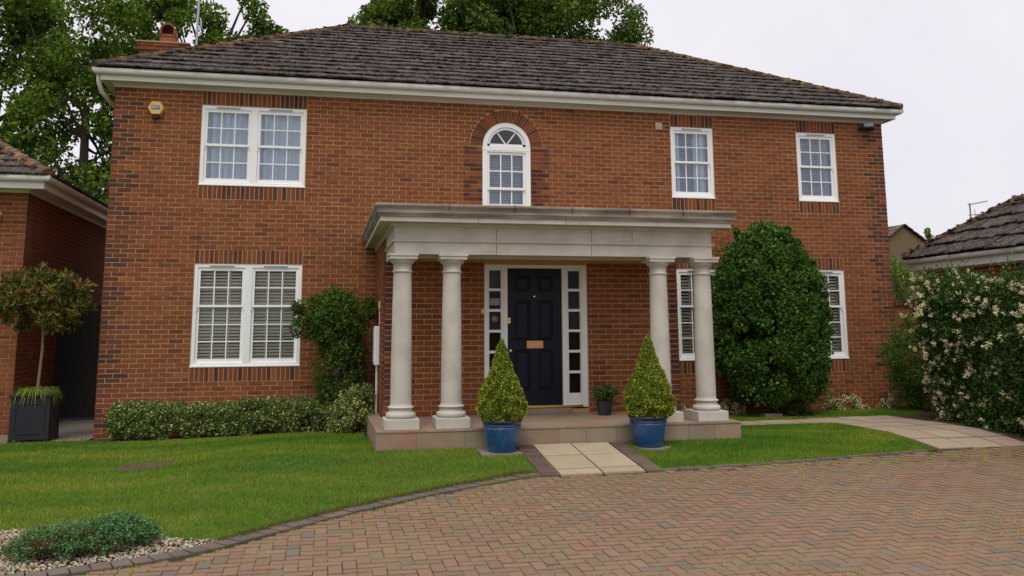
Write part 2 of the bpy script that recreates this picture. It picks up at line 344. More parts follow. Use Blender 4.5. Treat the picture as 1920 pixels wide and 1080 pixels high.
M_HOLE = [(1.07, -3.72), (1.2, -3.82), (1.38, -3.86), (1.58, -3.86), (1.68, -3.72), (1.72, -3.45), (1.68, -3.25), (1.5, -3.17), (1.3, -3.18), (1.14, -3.28), (1.08, -3.5)]
def grass(name, poly, n, hmin, hmax, label, hole=None):
    P = np.array(poly); x = rng.uniform(P[:, 0].min(), P[:, 0].max(), n*3); y = rng.uniform(P[:, 1].min(), P[:, 1].max(), n*3)
    k = inside(x, y, poly)
    if hole: k &= ~inside(x, y, hole) | (rng.random(len(x)) < .28)
    k &= y > -12; k &= x > -5; x = x[k][:n]; y = y[k][:n]; n = len(x)
    h = rng.uniform(hmin, hmax, n); th = rng.uniform(0, 6.28, n); w_ = rng.uniform(.003, .0055, n)
    lean = rng.uniform(.1, .8, n)*h; la = rng.uniform(0, 6.28, n); z = hgt(x, y)-.003
    V = np.empty((n, 3, 3)); V[:, 0] = np.c_[x-w_*np.cos(th), y-w_*np.sin(th), z]; V[:, 1] = np.c_[x+w_*np.cos(th), y+w_*np.sin(th), z]
    V[:, 2] = np.c_[x+lean*np.cos(la), y+lean*np.sin(la), z+h]
    # patchy colour: sums of sines as a cheap noise
    f = np.sin(1.3*x+.9*np.sin(2.3*y))+1.1*np.sin(3.1*y+1.1*x+2)+.8*np.sin(2.3*x-5.1*y+np.sin(3*x))+.7*np.sin(11*y+2*x+2*np.sin(2*x))
    f = np.clip(f/2.5+rng.normal(0, .3, n), -1, 1)[:, None]
    c0 = np.array([.150, .285, .022]); cy = np.array([.35, .37, .045]); cg = np.array([.090, .215, .018])
    c = np.where(f > 0, c0+(cy-c0)*f*.75, c0+(cg-c0)*-f)*rng.uniform(.75, 1.25, (n, 1))
    dry = rng.random(n) < .025; c[dry] = (.26, .21, .09)
    o = MB().add(V.reshape(-1, 3), np.arange(3*n).reshape(-1, 3), np.repeat(c, 3, axis=0)).build(name, M_grass)
    tag(o, label, 'grass', kind='stuff'); return o
grass('grass', LAWN, 190000, .018, .038, 'mown green lawn grass to the left of the entrance path', M_HOLE)
grass('grass', LAWN_R, 52000, .02, .04, 'mown grass between the porch steps and the block driveway on the right')
grass('grass', LAWN_B, 26000, .02, .035, 'narrow strip of grass along the house wall behind the slab path')
# tufts overhanging the lawn edge
def fringe(line, n, spread, name, label, hx=.045):
    L = np.r_[0, np.cumsum(np.linalg.norm(np.diff(line, axis=0), axis=1))]; s = rng.uniform(0, L[-1], n)
    x = np.interp(s, L, line[:, 0])+rng.normal(0, spread, n); y = np.interp(s, L, line[:, 1])+rng.normal(0, spread, n)
    h = rng.uniform(.012, hx, n); th = rng.uniform(0, 6.28, n); w_ = .004; la = rng.uniform(0, 6.28, n); z = hgt(x, y)
    V = np.empty((n, 3, 3)); V[:, 0] = np.c_[x-w_*np.cos(th), y-w_*np.sin(th), z]; V[:, 1] = np.c_[x+w_*np.cos(th), y+w_*np.sin(th), z]
    V[:, 2] = np.c_[x+h*.9*np.cos(la), y+h*.9*np.sin(la), z+h]
    c = np.where(rng.random((n, 1)) < .55, [.22, .21, .04], [.10, .15, .02])*rng.uniform(.7, 1.2, (n, 1))
    o = MB().add(V.reshape(-1, 3), np.arange(3*n).reshape(-1, 3), np.repeat(c, 3, axis=0)).build(name, M_grass); tag(o, label, 'grass', kind='stuff')
lawnline = np.array(EI[1:i0])
fringe(np.array(ES), 3800, .022, 'kerb_weeds', 'yellow green moss and weeds along the kerb of the driveway', .022)
fringe(lawnline, 7000, .03, 'grass_fringe', 'longer yellowish grass along the curved lawn edge')
# weeds and moss in the paving joints
n = 11000; wx = rng.uniform(1, 13, n*3); wy = rng.uniform(-9.5, -4.8, n*3); g1 = np.sin(wx*1.7+wy)+np.sin(wy*2.3-wx*.6+1)+np.sin(wx*4.3+wy*3.1)
k = inside(wx, wy, drive_poly) & (rng.random(n*3) < np.clip(.35+.3*g1, .03, 1)); wx = wx[k][:n]; wy = wy[k][:n]
snap = rng.random(len(wx)) < .5; wx = np.where(snap, np.round(wx/a)*a, wx); wy = np.where(~snap, np.round(wy/a)*a, wy)
ci = np.round((np.c_[wx, wy])/a-.5).astype(int)
n = len(wx); th = rng.uniform(0, 6.28, n); w_ = rng.uniform(.005, .012, n); z = hgt(wx, wy)-.004; la = rng.uniform(0, 6.28, n); h = rng.uniform(.006, .016, n)
V = np.empty((n, 3, 3)); V[:, 0] = np.c_[wx-w_*np.cos(th), wy-w_*np.sin(th), z]; V[:, 1] = np.c_[wx+w_*np.cos(th), wy+w_*np.sin(th), z]; V[:, 2] = np.c_[wx+h*np.cos(la), wy+h*np.sin(la), z+h]
tag(MB().add(V.reshape(-1, 3), np.arange(3*n).reshape(-1, 3), np.repeat(np.array([[.34, .34, .05]])*rng.uniform(.6, 1.2, (n, 1)), 3, axis=0)).build('joint_weeds', M_grass),
    'small yellow green weeds and moss growing in the driveway joints', 'weeds', kind='stuff')
# drain cover sunk in the lawn
o = thing('drain_cover', 'overgrown brown drain cover sunk in the left lawn', 'drain cover', (1.4, -3.5, float(hgt(1.4, -3.5))))
drp = drape('cover_plate', M_HOLE, .006, mat('drain_cover_mat', (.13, .085, .050), rough=1, noise=(30, .8, (.06, .045, .03)), bump=.9, bscale=40), thick=.02, step=.1)
drp.parent = o; drp.location = -o.location; del drp['kind']

def pebbles(name, poly, n, r0, r1, pal, label, lay=1.):
    P = np.array(poly); x = rng.uniform(max(P[:, 0].min(), -2), P[:, 0].max(), n*4); y = rng.uniform(P[:, 1].min(), P[:, 1].max(), n*4)
    k = inside(x, y, poly); x = x[k][:n]; y = y[k][:n]; n = len(x)
    r = rng.uniform(r0, r1, n); z = hgt(x, y)-.02+r*.5+rng.uniform(0, .02, n)*lay
    o8 = np.array([[1,0,0],[.5,.87,0],[-.5,.87,0],[-1,0,0],[-.5,-.87,0],[.5,-.87,0],[0,0,.9],[0,0,-.9]], float)
    F0 = np.array([[0,1,6],[1,2,6],[2,3,6],[3,4,6],[4,5,6],[5,0,6]])
    D = o8[None]*(1+rng.uniform(-.3, .3, (n, 8, 1)))*np.stack([r, r*rng.uniform(.55, .9, n), r*.7], 1)[:, None, :]
    a_ = rng.uniform(0, 6.28, n); R_ = np.zeros((n, 3, 3)); R_[:, 0, 0] = np.cos(a_); R_[:, 0, 1] = np.sin(a_); R_[:, 1, 0] = -np.sin(a_); R_[:, 1, 1] = np.cos(a_); R_[:, 2, 2] = 1
    R_[:, 0, 2] = rng.normal(0, .4, n); R_[:, 1, 2] = rng.normal(0, .4, n)
    V = np.einsum('nij,njk->nik', D, R_)+np.c_[x, y, z][:, None, :]
    c = np.array(pal)[rng.integers(0, len(pal), n)]*rng.uniform(.8, 1.15, (n, 1))
    o = MB().add(V.reshape(-1, 3), (F0[None]+8*np.arange(n)[:, None, None]).reshape(-1, 3), np.repeat(c, 8, axis=0)).build(name, M_gravel)
    tag(o, label, 'gravel', kind='stuff'); return o
gp = [(.44, .37, .25), (.52, .45, .31), (.37, .30, .20), (.42, .33, .20), (.30, .25, .19), (.50, .45, .35)]
pebbles('gravel', GRAV, 15000, .008, .017, gp, 'pale buff gravel around the spreading juniper')
pebbles('gravel', [(-4, -.50), (-1.3, -.44), (-.05, -.29), (-.02, -.1), (-1.4, .6), (-4, .6)], 4500, .008, .018, [(.30, .22, .16), (.38, .28, .20), (.24, .18, .14)], 'brown gravel strip beside the black planter')

# entrance path: six pale slabs between dark brick borders
pale = [(.47, .39, .265), (.50, .42, .29), (.44, .36, .245)]
def quad_slab(mb, P, off, c, th=.04):
    P = np.array(P); z = hgt(P[:, 0], P[:, 1])+off; mb.add(np.r_[np.c_[P, z], np.c_[P, z-th]], np.array([[0,1,2,3],[7,6,5,4],[0,4,5,1],[1,5,6,2],[2,6,7,3],[3,7,4,0]]), c)
def lerp(a_, b_, t): return (a_[0]+(b_[0]-a_[0])*t, a_[1]+(b_[1]-a_[1])*t)
BL, BR, FL, FR = (5.97, -3.96), (6.95, -3.96), (5.96, -5.34), (6.95, -5.32)
drape('path_bed', [(5.76, -3.95), (7.18, -3.95), (7.17, -5.31), (5.75, -5.33)], -.004, M_joint)
mb = MB(); rows = [0, .42, .84, 1.0]
for r0, r1 in zip(rows[:-1], rows[1:]):
    for c0, c1 in ((0, .5), (.5, 1)):
        g = .011; A = lerp(BL, FL, r0+g); B = lerp(BR, FR, r0+g); C_ = lerp(BR, FR, r1-g); D = lerp(BL, FL, r1-g)
        quad_slab(mb, [lerp(A, B, c0+g), lerp(D, C_, c0+g), lerp(D, C_, c1-g), lerp(A, B, c1-g)], .016+random.uniform(-.002, .002), random.choice(pale))
tag(mb.build('path', M_flag), kind='structure')
mb = MB(); dkr = [(.115, .075, .070), (.13, .085, .08), (.10, .07, .068), (.14, .085, .075)]
for (A0, A1, B0, B1) in (((5.765, -3.96), (5.955, -3.96), (5.76, -5.32), (5.945, -5.34)), ((6.965, -3.96), (7.16, -3.96), (6.965, -5.32), (7.155, -5.30))):
    for i in range(13):
        t0, t1 = i/13+.003, (i+1)/13-.003
        quad_slab(mb, [lerp(A0, B0, t0), lerp(A0, B0, t1), lerp(A1, B1, t1), lerp(A1, B1, t0)], .013+random.uniform(-.002, .002), np.array(random.choice(dkr))*random.uniform(.9, 1.1))
tag(mb.build('path_border', M_paver), kind='structure')
# right-hand slab path: strip between the lawns, then down to the drive beside the flowering hedge
drape('path_bed', [(8.80, -2.56), (10.93, -2.58), (10.97, -4.92), (12.55, -4.80), (12.55, -1.5), (8.80, -1.76)], -.006, M_soil)
mb = MB(); buff = [(.42, .33, .24), (.46, .37, .27), (.39, .31, .24), (.44, .34, .24), (.40, .29, .22)]
xs = [8.82, 9.35, 10.0, 10.6, 11.05]
for x0, x1 in zip(xs[:-1], xs[1:]):
    for y0, y1 in ((-2.54, -2.16), (-2.16, -1.78)):
        quad_slab(mb, [(x0+.014, y1-.022), (x0+.014, y0+.022), (x1-.014, y0+.022), (x1-.014, y1-.022)], .005+random.uniform(-.003, .003), np.array(random.choice(buff)))
ys = [-1.6, -2.15, -2.7, -3.2, -3.75, -4.3, -4.84]
for r_, (y1, y0) in enumerate(zip(ys[:-1], ys[1:])):
    sh = lambda y: 0
    for x0, x1 in ((11.03, 11.52), (11.52, 12.02), (12.02, 12.52)):
        quad_slab(mb, [(x0+.014, y1-.024), (x0+.014, y0+.024), (x1-.014, y0+.024), (x1-.014, y1-.024)], .005+random.uniform(-.003, .003), np.array(random.choice(buff)))
tag(mb.build('path', M_flag), kind='structure')

# ------------------------------------------------------------ brickwork
BP = np.array([(.250, .083, .033), (.232, .076, .032), (.275, .091, .035), (.21, .070, .032), (.165, .058, .032), (.24, .088, .040), (.295, .106, .042)])
BPw = [.28, .24, .18, .13, .03, .08, .06]
DK = np.array([(.105, .045, .032), (.075, .040, .036), (.15, .055, .033), (.055, .036, .036), (.20, .065, .036), (.24, .075, .036)])
DKw = [.24, .16, .22, .08, .16, .14]
def bricks(mb, O, u, nrm, L, H, blocked=lambda z: [], quoin=None, flip=False, proud=.0045):
    """stretcher bond; O corner, u along, nrm outward; blocked(z)->list of (u0,u1); quoin: list of ends"""
    O = np.array(O, float); u = np.array(u, float); nrm = np.array(nrm, float); cs = []; hs = []; co = []
    rows = int(round(H/.075))
    for r in range(rows):
        z0 = r*.075; zc = z0+.0375; e = [0.]+list(np.arange(.1125 if (r+flip) % 2 else .225, L-.05, .225))+[L]
        ints = [(e[i], e[i+1]) for i in range(len(e)-1)]
        for b0, b1 in blocked(zc):
            nn = []
            for s0, s1 in ints:
                if s1 <= b0+1e-6 or s0 >= b1-1e-6: nn.append((s0, s1)); continue
                if s0 < b0: nn.append((s0, b0))
                if s1 > b1: nn.append((b1, s1))
            ints = nn
        for s0, s1 in ints:
            if s1-s0 < .03: continue
            m_ = (s0+s1)/2; q = False
            if quoin:
                wq = .36 if (r//4) % 2 else .25
                if 'l' in quoin and m_ < wq: q = True
                if 'r' in quoin and m_ > L-wq: q = True
            if not q and quoin is not None and 'j' in quoin:
                for b0, b1 in blocked(zc):
                    wq = .33 if (r//4) % 2 else .22
                    if (b0-wq < m_ < b0) or (b1 < m_ < b1+wq): q = True
            c = (DK if q else BP)[rng.choice(len(DK) if q else len(BP), p=DKw if q else BPw)]*rng.uniform(.86, 1.12)
            if not q and rng.random() < .010: c = np.array((.14, .055, .035))
            cs.append(O+u*m_+np.array([0, 0, zc])-nrm*(.02-proud)+nrm*rng.normal(0, .0012)); hs.append(((s1-s0)/2-.0062, .02, .0312+rng.uniform(-.0012, .0008))); co.append(c)
    AXm = np.array([u, nrm, [0, 0, 1]]); mb.boxes(np.array(cs), np.array(hs), np.array(co), AXm)
    return mb
def soldiers(mb, x0, x1, z0, y, n=None, h=.225):
    n = n or int(round((x1-x0)/.075)); w_ = (x1-x0)/n
    for i in range(n):
        c = DK[rng.choice(len(DK), p=DKw)]*rng.uniform(.8, 1.15) if rng.random() < .6 else BP[rng.choice(len(BP), p=BPw)]*rng.uniform(.8, 1)
        mb.boxes([[x0+(i+.5)*w_, y+.0165+rng.normal(0, .001), z0+h/2]], [[w_/2-.0065, .02, h/2-.006]], [c])
def wall_rects(x0, x1, z0, z1, holes):
    xs = sorted({x0, x1, *[h[0] for h in holes], *[h[1] for h in holes]}); zs = sorted({z0, z1, *[h[2] for h in holes], *[h[3] for h in holes]})
    for i in range(len(xs)-1):
        for j in range(len(zs)-1):
            xm, zm = (xs[i]+xs[i+1])/2, (zs[j]+zs[j+1])/2
            if not any(h[0] < xm < h[1] and h[2] < zm < h[3] for h in holes): yield xs[i], xs[i+1], zs[j], zs[j+1]

HX = 13.965; HZ = 5.55
W_UL = (1.35, 3.04, 3.975, 5.325); W_LL = (1.35, 3.04, 1.05, 2.70)
W_U1 = (9.57, 10.41, 3.98, 5.315); W_U2 = (12.115, 12.945, 3.98, 5.315)
W_L1 = (9.59, 10.43, 1.05, 2.695); W_L2 = (12.12, 12.96, 1.05, 2.695)
ACX, AZ, AR = 6.485, 4.815, .43; W_A = (ACX-AR, ACX+AR, 3.45, AZ+AR)
WINS = [W_UL, W_LL, W_U1, W_U2, W_L1, W_L2]
house = thing('brick_house', 'two storey red brick house with grey tiled hip roof and stone columned porch', 'house', (7, 0, 0))
def blocked_front(z):
    b = []
    for h in WINS:
        if h[2] < z < h[3]: b.append((h[0], h[1]))
        elif h[3] < z < h[3]+.225 or h[2]-.225 < z < h[2]: b.append((h[0], h[1]))
    if 3.45 < z < AZ: b.append((W_A[0], W_A[1]))
    elif AZ < z < AZ+.655: d_ = math.sqrt(max(0, .655**2-(z-AZ)**2)); b.append((ACX-d_, ACX+d_))
    if z < 3.0: b.append((4.26, 8.64))
    return b
mbw = MB()
bricks(mbw, (0, 0, 0), (1, 0, 0), (0, -1, 0), HX, HZ, blocked_front, 'lr')
# darker toothed bricks each side of the arched window
for sgn in (-1, 1):
    mbq = MB()
    for r in range(46, 64):
        z0 = r*.075
        if z0 < 3.55 or z0 > AZ-.05: continue
        wq = .36 if ((r//4) % 2) else .235
        x_ = ACX+sgn*(AR); e = [0, .1125, .3375] if r % 2 else [0, .225, .3375]
        for e0, e1 in zip(e[:-1], e[1:]):
            if e0 > wq-.1 and wq < .3: continue
            c = DK[rng.choice(len(DK), p=DKw)]*rng.uniform(.7, 1.1)
            mbq.boxes([[x_+sgn*(e0+e1)/2, .0140, z0+.0375]], [[(e1-e0)/2-.0062, .02, .0312]], [c])
    mbq.build('arch_quoin', M_brick, house)
mbq = MB()
for h in WINS:
    q_ = MB(); soldiers(q_, h[0], h[1], h[3], -.001); q_.build('brick_lintel', M_brick, house)
    q_ = MB(); soldiers(q_, h[0], h[1], h[2]-.225, -.001); q_.build('brick_sill', M_brick, house)
nv = 33
for i in range(nv):
    a0 = math.pi*(i+.5)/nv; d_ = Vector((math.cos(a0), 0, math.sin(a0))); t_ = Vector((-math.sin(a0), 0, math.cos(a0)))
    r0, r1 = AR, AR+.218; w0, w1 = math.pi*r0/nv/2-.0035, math.pi*r1/nv/2-.005; c = (DK[rng.choice(len(DK), p=DKw)] if rng.random() < .6 else BP[3])*rng.uniform(.8, 1.1)
    V = []
    for yy in (-.010, .03):
        for rr, ww in ((r0, -w0), (r1, -w1), (r1, w1), (r0, w0)):
            p = Vector((ACX, yy, AZ))+d_*rr+t_*ww; V.append(tuple(p))
    mbq.add(V, np.array([[0,1,2,3],[7,6,5,4],[0,4,5,1],[1,5,6,2],[2,6,7,3],[3,7,4,0]]), c)
# bay (porch lobby)
BX0, BX1, BY = 4.245, 8.655, -2.27; FZ = .42
D0, D1, DZ0, DZ1 = 5.676, 7.230, .50, 2.566
bricks(mbw, (BX0, BY, FZ-.0), (1, 0, 0), (0, -1, 0), BX1-BX0, 2.175, lambda z: [(D0-BX0, D1-BX0)] if z+FZ < DZ1 else [], 'lr')
bricks(mbw, (BX0, 0, .0), (0, -1, 0), (-1, 0, 0), -BY, 2.925, lambda z: [], 'r')
bricks(mbw, (BX1, BY, .0), (0, 1, 0), (1, 0, 0), -BY, 2.925, lambda z: [], 'l')
mbw.build('brickwork', M_brick, house); mbq.build('brick_arch', M_brick, house)
# structural wall behind the bricks = mortar
mb = MB()
for x0, x1, z0, z1 in wall_rects(0.006, HX-.006, -.3, 5.62, WINS+[W_A, (BX0+.01, BX1-.01, -.3, 2.9)]): mb.box(x0, x1, .0, .1, z0, z1)
for i in range(24):      # mortar behind the arch ring
    a0, a1 = math.pi*i/24, math.pi*(i+1)/24; V = []
    for yy in (-.004, .002):
        for rr, aa in ((AR-.002, a0), (AR+.225, a0), (AR+.225, a1), (AR-.002, a1)): V.append((ACX+rr*math.cos(aa), yy, AZ+rr*math.sin(aa)))
    mb.add(V, np.array([[0,1,2,3],[7,6,5,4],[0,4,5,1],[1,5,6,2],[2,6,7,3],[3,7,4,0]]))
for x0, x1, z0, z1 in wall_rects(BX0+.006, BX1-.006, 0, 2.92, [(D0, D1, DZ0-.02, DZ1)]): mb.box(x0, x1, BY+.0, BY+.1, z0, z1)
mb.box(BX0+.0, BX0+.1, BY+.1, -.001, -.2, 2.92); mb.box(BX1-.1, BX1-.0, BY+.1, -.001, -.2, 2.92)
mb.box(0.0, .1, .1, 7.5, -.3, 5.62); mb.box(HX-.1, HX, .1, 7.5, -.3, 5.62); mb.box(.1, HX-.1, 7.4, 7.5, -.3, 5.62)
mb.build('wall', M_mortar, house)
# side wall bricks near the corners, so the returns are brick too
mb = MB(); bricks(mb, (0, 7.5, 0), (0, -1, 0), (-1, 0, 0), 7.5, HZ, lambda z: [], 'r'); bricks(mb, (HX, 0, 0), (0, 1, 0), (1, 0, 0), 7.5, HZ, lambda z: [], 'l')
mb.build('side_brickwork', M_brick, house)
mb = MB(); mb.box(.1, HX-.1, .9, .95, -.3, 5.6); mb.box(.1, HX-.1, .101, .9, 2.85, 2.9); mb.box(BX0+.1, BX1-.1, -.9, -.85, 0, 2.9); mb.build('room_darkness_sheet', M_dark, house)  # near-black sheets painted to stand in for the unlit rooms

# ------------------------------------------------------------ windows
def rect_ring(mb, x0, x1, z0, z1, l, r, b, t, y0, y1, c=(1, 1, 1)):
    mb.box(x0, x0+l, y0, y1, z0, z1, c); mb.box(x1-r, x1, y0, y1, z0, z1, c)
    mb.box(x0+l, x1-r, y0, y1, z0, z0+b, c); mb.box(x0+l, x1-r, y0, y1, z1-t, z1, c)
def sash_unit(win, x0, x1, z0, z1, rt, rb, split):
    GL = M_glass if z0 > 3 else M_glass_low
    fr, st = .055, .045; gx0, gx1 = x0+fr+st, x1-fr-st; zs = z0+(z1-z0)*split
    for (a0, a1, rows, yy, nm, bt, tt) in ((zs-.02, z1-.06, rt, .028, 'upper_sash', .042, .058), (z0+.055, zs+.02, rb, .052, 'lower_sash', .072, .042)):
        mb = MB(); rect_ring(mb, x0+fr-.004, x1-fr+.004, a0, a1, st+.004, st+.004, bt, tt, yy, yy+.035)
        g0, g1 = a0+bt, a1-tt
        for i in (1, 2): xx = gx0+(gx1-gx0)*i/3; mb.box(xx-.0095, xx+.0095, yy+.004, yy+.03, g0, g1)
        for j in range(1, rows):
            zz = g0+(g1-g0)*j/rows
            for i in range(3): xa = gx0+(gx1-gx0)*i/3+.0095*(i > 0); xb = gx0+(gx1-gx0)*(i+1)/3-.0095*(i < 2); mb.box(xa, xb, yy+.005, yy+.029, zz-.0095, zz+.0095)
        if nm == 'upper_sash':
            for xx in (x0+fr-.004, x1-fr-.02): mb.box(xx, xx+.024, yy+.002, yy+.03, a0-.05, a0)
        s_ = mb.build(nm, M_white, win, bevel=.003)
        MB().box(gx0-.004, gx1+.004, yy+.017, yy+.0175, g0-.004, g1+.004).build('pane', GL, win)
def outer_frame(win, x0, x1, z0, z1, units):
    mb = MB(); rect_ring(mb, x0+.002, x1-.002, z0+.004, z1-.003, .055, .055, .058, .062, .012, .12)
    mb.box(x0-.006, x1+.006, -.012, .03, z0, z0+.022)
    for (a0, a1) in units:
        c = (a0+a1)/2; MB().box(c-.19, c+.19, -.006, .0115, z1-.047, z1-.030, ).build('trickle_vent', M_vent, win)
        if a0 > x0+.1: mb.box(a0-.055, a0+.055, .012, .12, z0+.06, z1-.06)
    mb.build('frame', M_white, win, bevel=.003)
def shutters(win, x0, x1, z0, z1, pitch=.052, lit=True, yv=.122):
    mb = MB(); n = int((z1-z0)/pitch); w_ = (x1-x0)
    for i in range(4): xx = x0+w_*i/3; mb.box(max(x0, xx-.022), min(x1, xx+.022), yv-.012, yv+.012, z0, z1)
    for i in range(n):
        zc = z0+(i+.5)*pitch; t = .72+random.gauss(0, .03)
        mb.boxes([[(x0+x1)/2, yv, zc]], [[w_/2-.01, .027, .0035]], [(1, 1, 1)], np.array([[1, 0, 0], [0, math.cos(t), math.sin(t)], [0, -math.sin(t), math.cos(t)]]))
    mb.build('shutter', M_slat, win)
def curtain(win, x0, x1, z0, z1, y=.15, c=(.80, .82, .84), gaps=()):
    mb = MB(); n = int((x1-x0)/.012); xs = np.linspace(x0, x1, n); ph = np.cumsum(rng.uniform(.25, 1.0, n))*1.05
    yy = y+.042*np.sin(ph*.62)+.014*np.sin(ph*1.9); V = np.r_[np.c_[xs, yy, np.full(n, z0)], np.c_[xs, yy*.97+.003, np.full(n, z1)]]
    cc = np.array(c)*np.clip(.88+.16*np.sin(ph), .72, 1.05)[:, None]
    F = np.array([[i, i+1, n+i+1, n+i] for i in range(n-1)]); mb.add(V, F, np.array(c)); mb.build('curtain', M_curtain, win, smooth=True)
def blind(win, x0, x1, z0, z1, y=.15):
    mb = MB(); n = int((z1-z0)/.034)
    for i in range(n):
        zc = z0+(i+.5)*.034; t = .95; mb.boxes([[(x0+x1)/2, y, zc]], [[(x1-x0)/2, .0145, .0008]], [(1, 1, 1)], np.array([[1, 0, 0], [0, math.cos(t), math.sin(t)], [0, -math.sin(t), math.cos(t)]]))
    mb.build('blind', M_blind, win)
def window(label, h, units, rt, rb, split, inner):
    win = bpy.data.objects.new('window', None); COL.objects.link(win); win.parent = house; win.location = Vector(((h[0]+h[1])/2, 0, h[2]))-house.location; win['label'] = label
    outer_frame(win, *h, units)
    for u0, u1 in units: sash_unit(win, u0, u1, h[2], h[3], rt, rb, split)
    for u0, u1 in units:
        g = (u0+.06, u1-.06, h[2]+.06, h[3]-.06)
        if inner == 'shutter': shutters(win, *g)
        elif inner == 'dark_shutter': shutters(win, g[0]+.03, g[1], g[2], g[3], .058, yv=.15)
        elif inner == 'curtain': curtain(win, *g)
        elif inner == 'both': blind(win, *g, y=.20); curtain(win, g[0], g[0]+.15, g[2], g[3], .15); curtain(win, g[1]-.28, g[1], g[2], g[3], .15)
        elif inner == 'blind': blind(win, *g)
        elif inner == 'blindcurtain': blind(win, *g, y=.14); curtain(win, g[1]-.22, g[1], g[2], g[3], .18)
    return win
mxu = (1.35+3.04)/2
window('wide upper sash window with pale net curtains', W_UL, [(1.35, mxu), (mxu, 3.04)], 2, 2, .505, 'curtain')
window('wide ground floor sash window with white shutters', W_LL, [(1.35, mxu), (mxu, 3.04)], 2, 3, .585, 'shutter')
window('upper sash window with pale curtains above the porch end', W_U1, [W_U1[:2]], 2, 2, .505, 'both')
window('upper sash window with slatted blind near the floodlight', W_U2, [W_U2[:2]], 2, 2, .505, 'blindcurtain')
window('ground floor sash window partly behind the porch column', W_L1, [W_L1[:2]], 2, 3, .585, 'dark_shutter')
window('ground floor sash window half hidden by the tall clipped bush', W_L2, [W_L2[:2]], 2, 3, .585, 'dark_shutter')
# arched window
win = bpy.data.objects.new('window', None); COL.objects.link(win); win.parent = house; win.location = Vector((ACX, 0, 3.45))-house.location; win['label'] = 'round headed window over the porch with a fanlight'
mb = MB(); x0, x1 = W_A[:2]
def arc_ring(mb, r0, r1, y0, y1, n=28, zc=AZ, a_lo=0, a_hi=math.pi):
    for i in range(n):
        a0, a1 = a_lo+(a_hi-a_lo)*i/n, a_lo+(a_hi-a_lo)*(i+1)/n; V = []
        for yy in (y0, y1):
            for rr, aa in ((r0, a0), (r1, a0), (r1, a1), (r0, a1)): V.append((ACX+rr*math.cos(aa), yy, zc+rr*math.sin(aa)))
        mb.add(V, np.array([[0,1,2,3],[7,6,5,4],[0,4,5,1],[2,6,7,3]]))
arc_ring(mb, .345, AR, .0, .12)
mb.box(x0, x0+.085, .0, .12, 3.45, AZ-.001); mb.box(x1-.085, x1, .0, .12, 3.45, AZ-.001)
mb.box(x0+.085, x1-.085, .0, .12, AZ-.10, AZ-.001); mb.box(x0-.001, x1+.001, -.006, .0, AZ-.075, AZ-.066)
mb.build('frame', M_white, win)
mb = MB(); arc_ring(mb, .30, .345, .018, .10); mb.box(ACX-.344, ACX+.344, .018, .1, AZ, AZ+.045)
for aa in (math.radians(54), math.radians(126)):
    c = Vector((ACX+.175*math.cos(aa), .045, AZ+.04+.165*math.sin(aa)*.98)); mb.boxes([tuple(c)], [[.15, .012, .010]], [(1, 1, 1)], np.array([[math.cos(aa), 0, math.sin(aa)], [0, 1, 0], [-math.sin(aa), 0, math.cos(aa)]]))
mb.build('fanlight', M_white, win)
MB().add([(ACX, .06, AZ+.02)]+[(ACX+.32*math.cos(math.pi*i/24), .06, AZ+.02+.31*math.sin(math.pi*i/24)) for i in range(25)], [[0, i+2, i+1] for i in range(24)]).build('pane', M_glass, win)
gx0, gx1 = x0+.13, x1-.13; zt_, zm_ = AZ-.10, 4.06
for (a0, a1, rows, yy, nm, bt, tt) in ((zm_-.02, zt_, 2, .025, 'upper_sash', .045, .05), (3.46, zm_+.02, 2, .05, 'lower_sash', .07, .045)):
    mb = MB(); rect_ring(mb, x0+.083, x1-.083, a0, a1, .047, .047, bt, tt, yy, yy+.035); g0, g1 = a0+bt, a1-tt
    for i in (1, 2): xx = gx0+(gx1-gx0)*i/3; mb.box(xx-.011, xx+.011, yy+.004, yy+.03, g0, g1)
    for i in range(3): zz = (g0+g1)/2; xa = gx0+(gx1-gx0)*i/3+.011*(i > 0); xb = gx0+(gx1-gx0)*(i+1)/3-.011*(i < 2); mb.box(xa, xb, yy+.005, yy+.029, zz-.011, zz+.011)
    mb.build(nm, M_white, win, bevel=.003); MB().box(gx0-.004, gx1+.004, yy+.017, yy+.0175, g0-.004, g1+.004).build('pane', M_glass, win)
blind(win, x0+.09, x1-.09, 3.5, AZ-.1, .14)
MB().box(x0+.05, x1-.05, .30, .31, 3.45, AZ+AR).build('inner_backing', M_dark, win)  # near-black board in place of the room's darkness

# ------------------------------------------------------------ eaves, gutter, roof
ex0, ex1, ey0, ey1 = -.20, 14.15, -.20, 7.70
def ring_sweep(mb, prof, x0, x1, y0, y1, col=(1, 1, 1), closed=True):
    """profile (out, z) swept round a rectangle"""
    V = []
    for o_, z in prof: V += [(x0-o_, y0-o_, z), (x1+o_, y0-o_, z), (x1+o_, y1+o_, z), (x0-o_, y1+o_, z)]
    F = [[4*i+k, 4*i+(k+1) % 4, 4*(i+1)+(k+1) % 4, 4*(i+1)+k] for i in range(len(prof)-1) for k in range(4)]
    mb.add(V, F, col)
mb = MB(); ring_sweep(mb, [(.0, 5.552), (.022, 5.552), (.022, 5.585), (.05, 5.60), (.07, 5.628), (.17, 5.632), (.17, 5.632)], 0, HX, 0, 7.5); mb.build('soffit', M_fascia, house)
mb = MB(); ring_sweep(mb, [(.168, 5.634), (.168, 5.612), (.19, 5.612), (.19, 5.80), (.14, 5.84)], 0, HX, 0, 7.5); mb.build('fascia', M_upvc, house)
def gutter(pts_ring, z, parent, front=True):
    pass
mb = MB(); gp_ = []
for i in range(11): aa = math.pi+math.pi*i/10; gp_.append((.245+.055*math.cos(aa)*-1, z_ := 5.775+.062*math.sin(aa)))
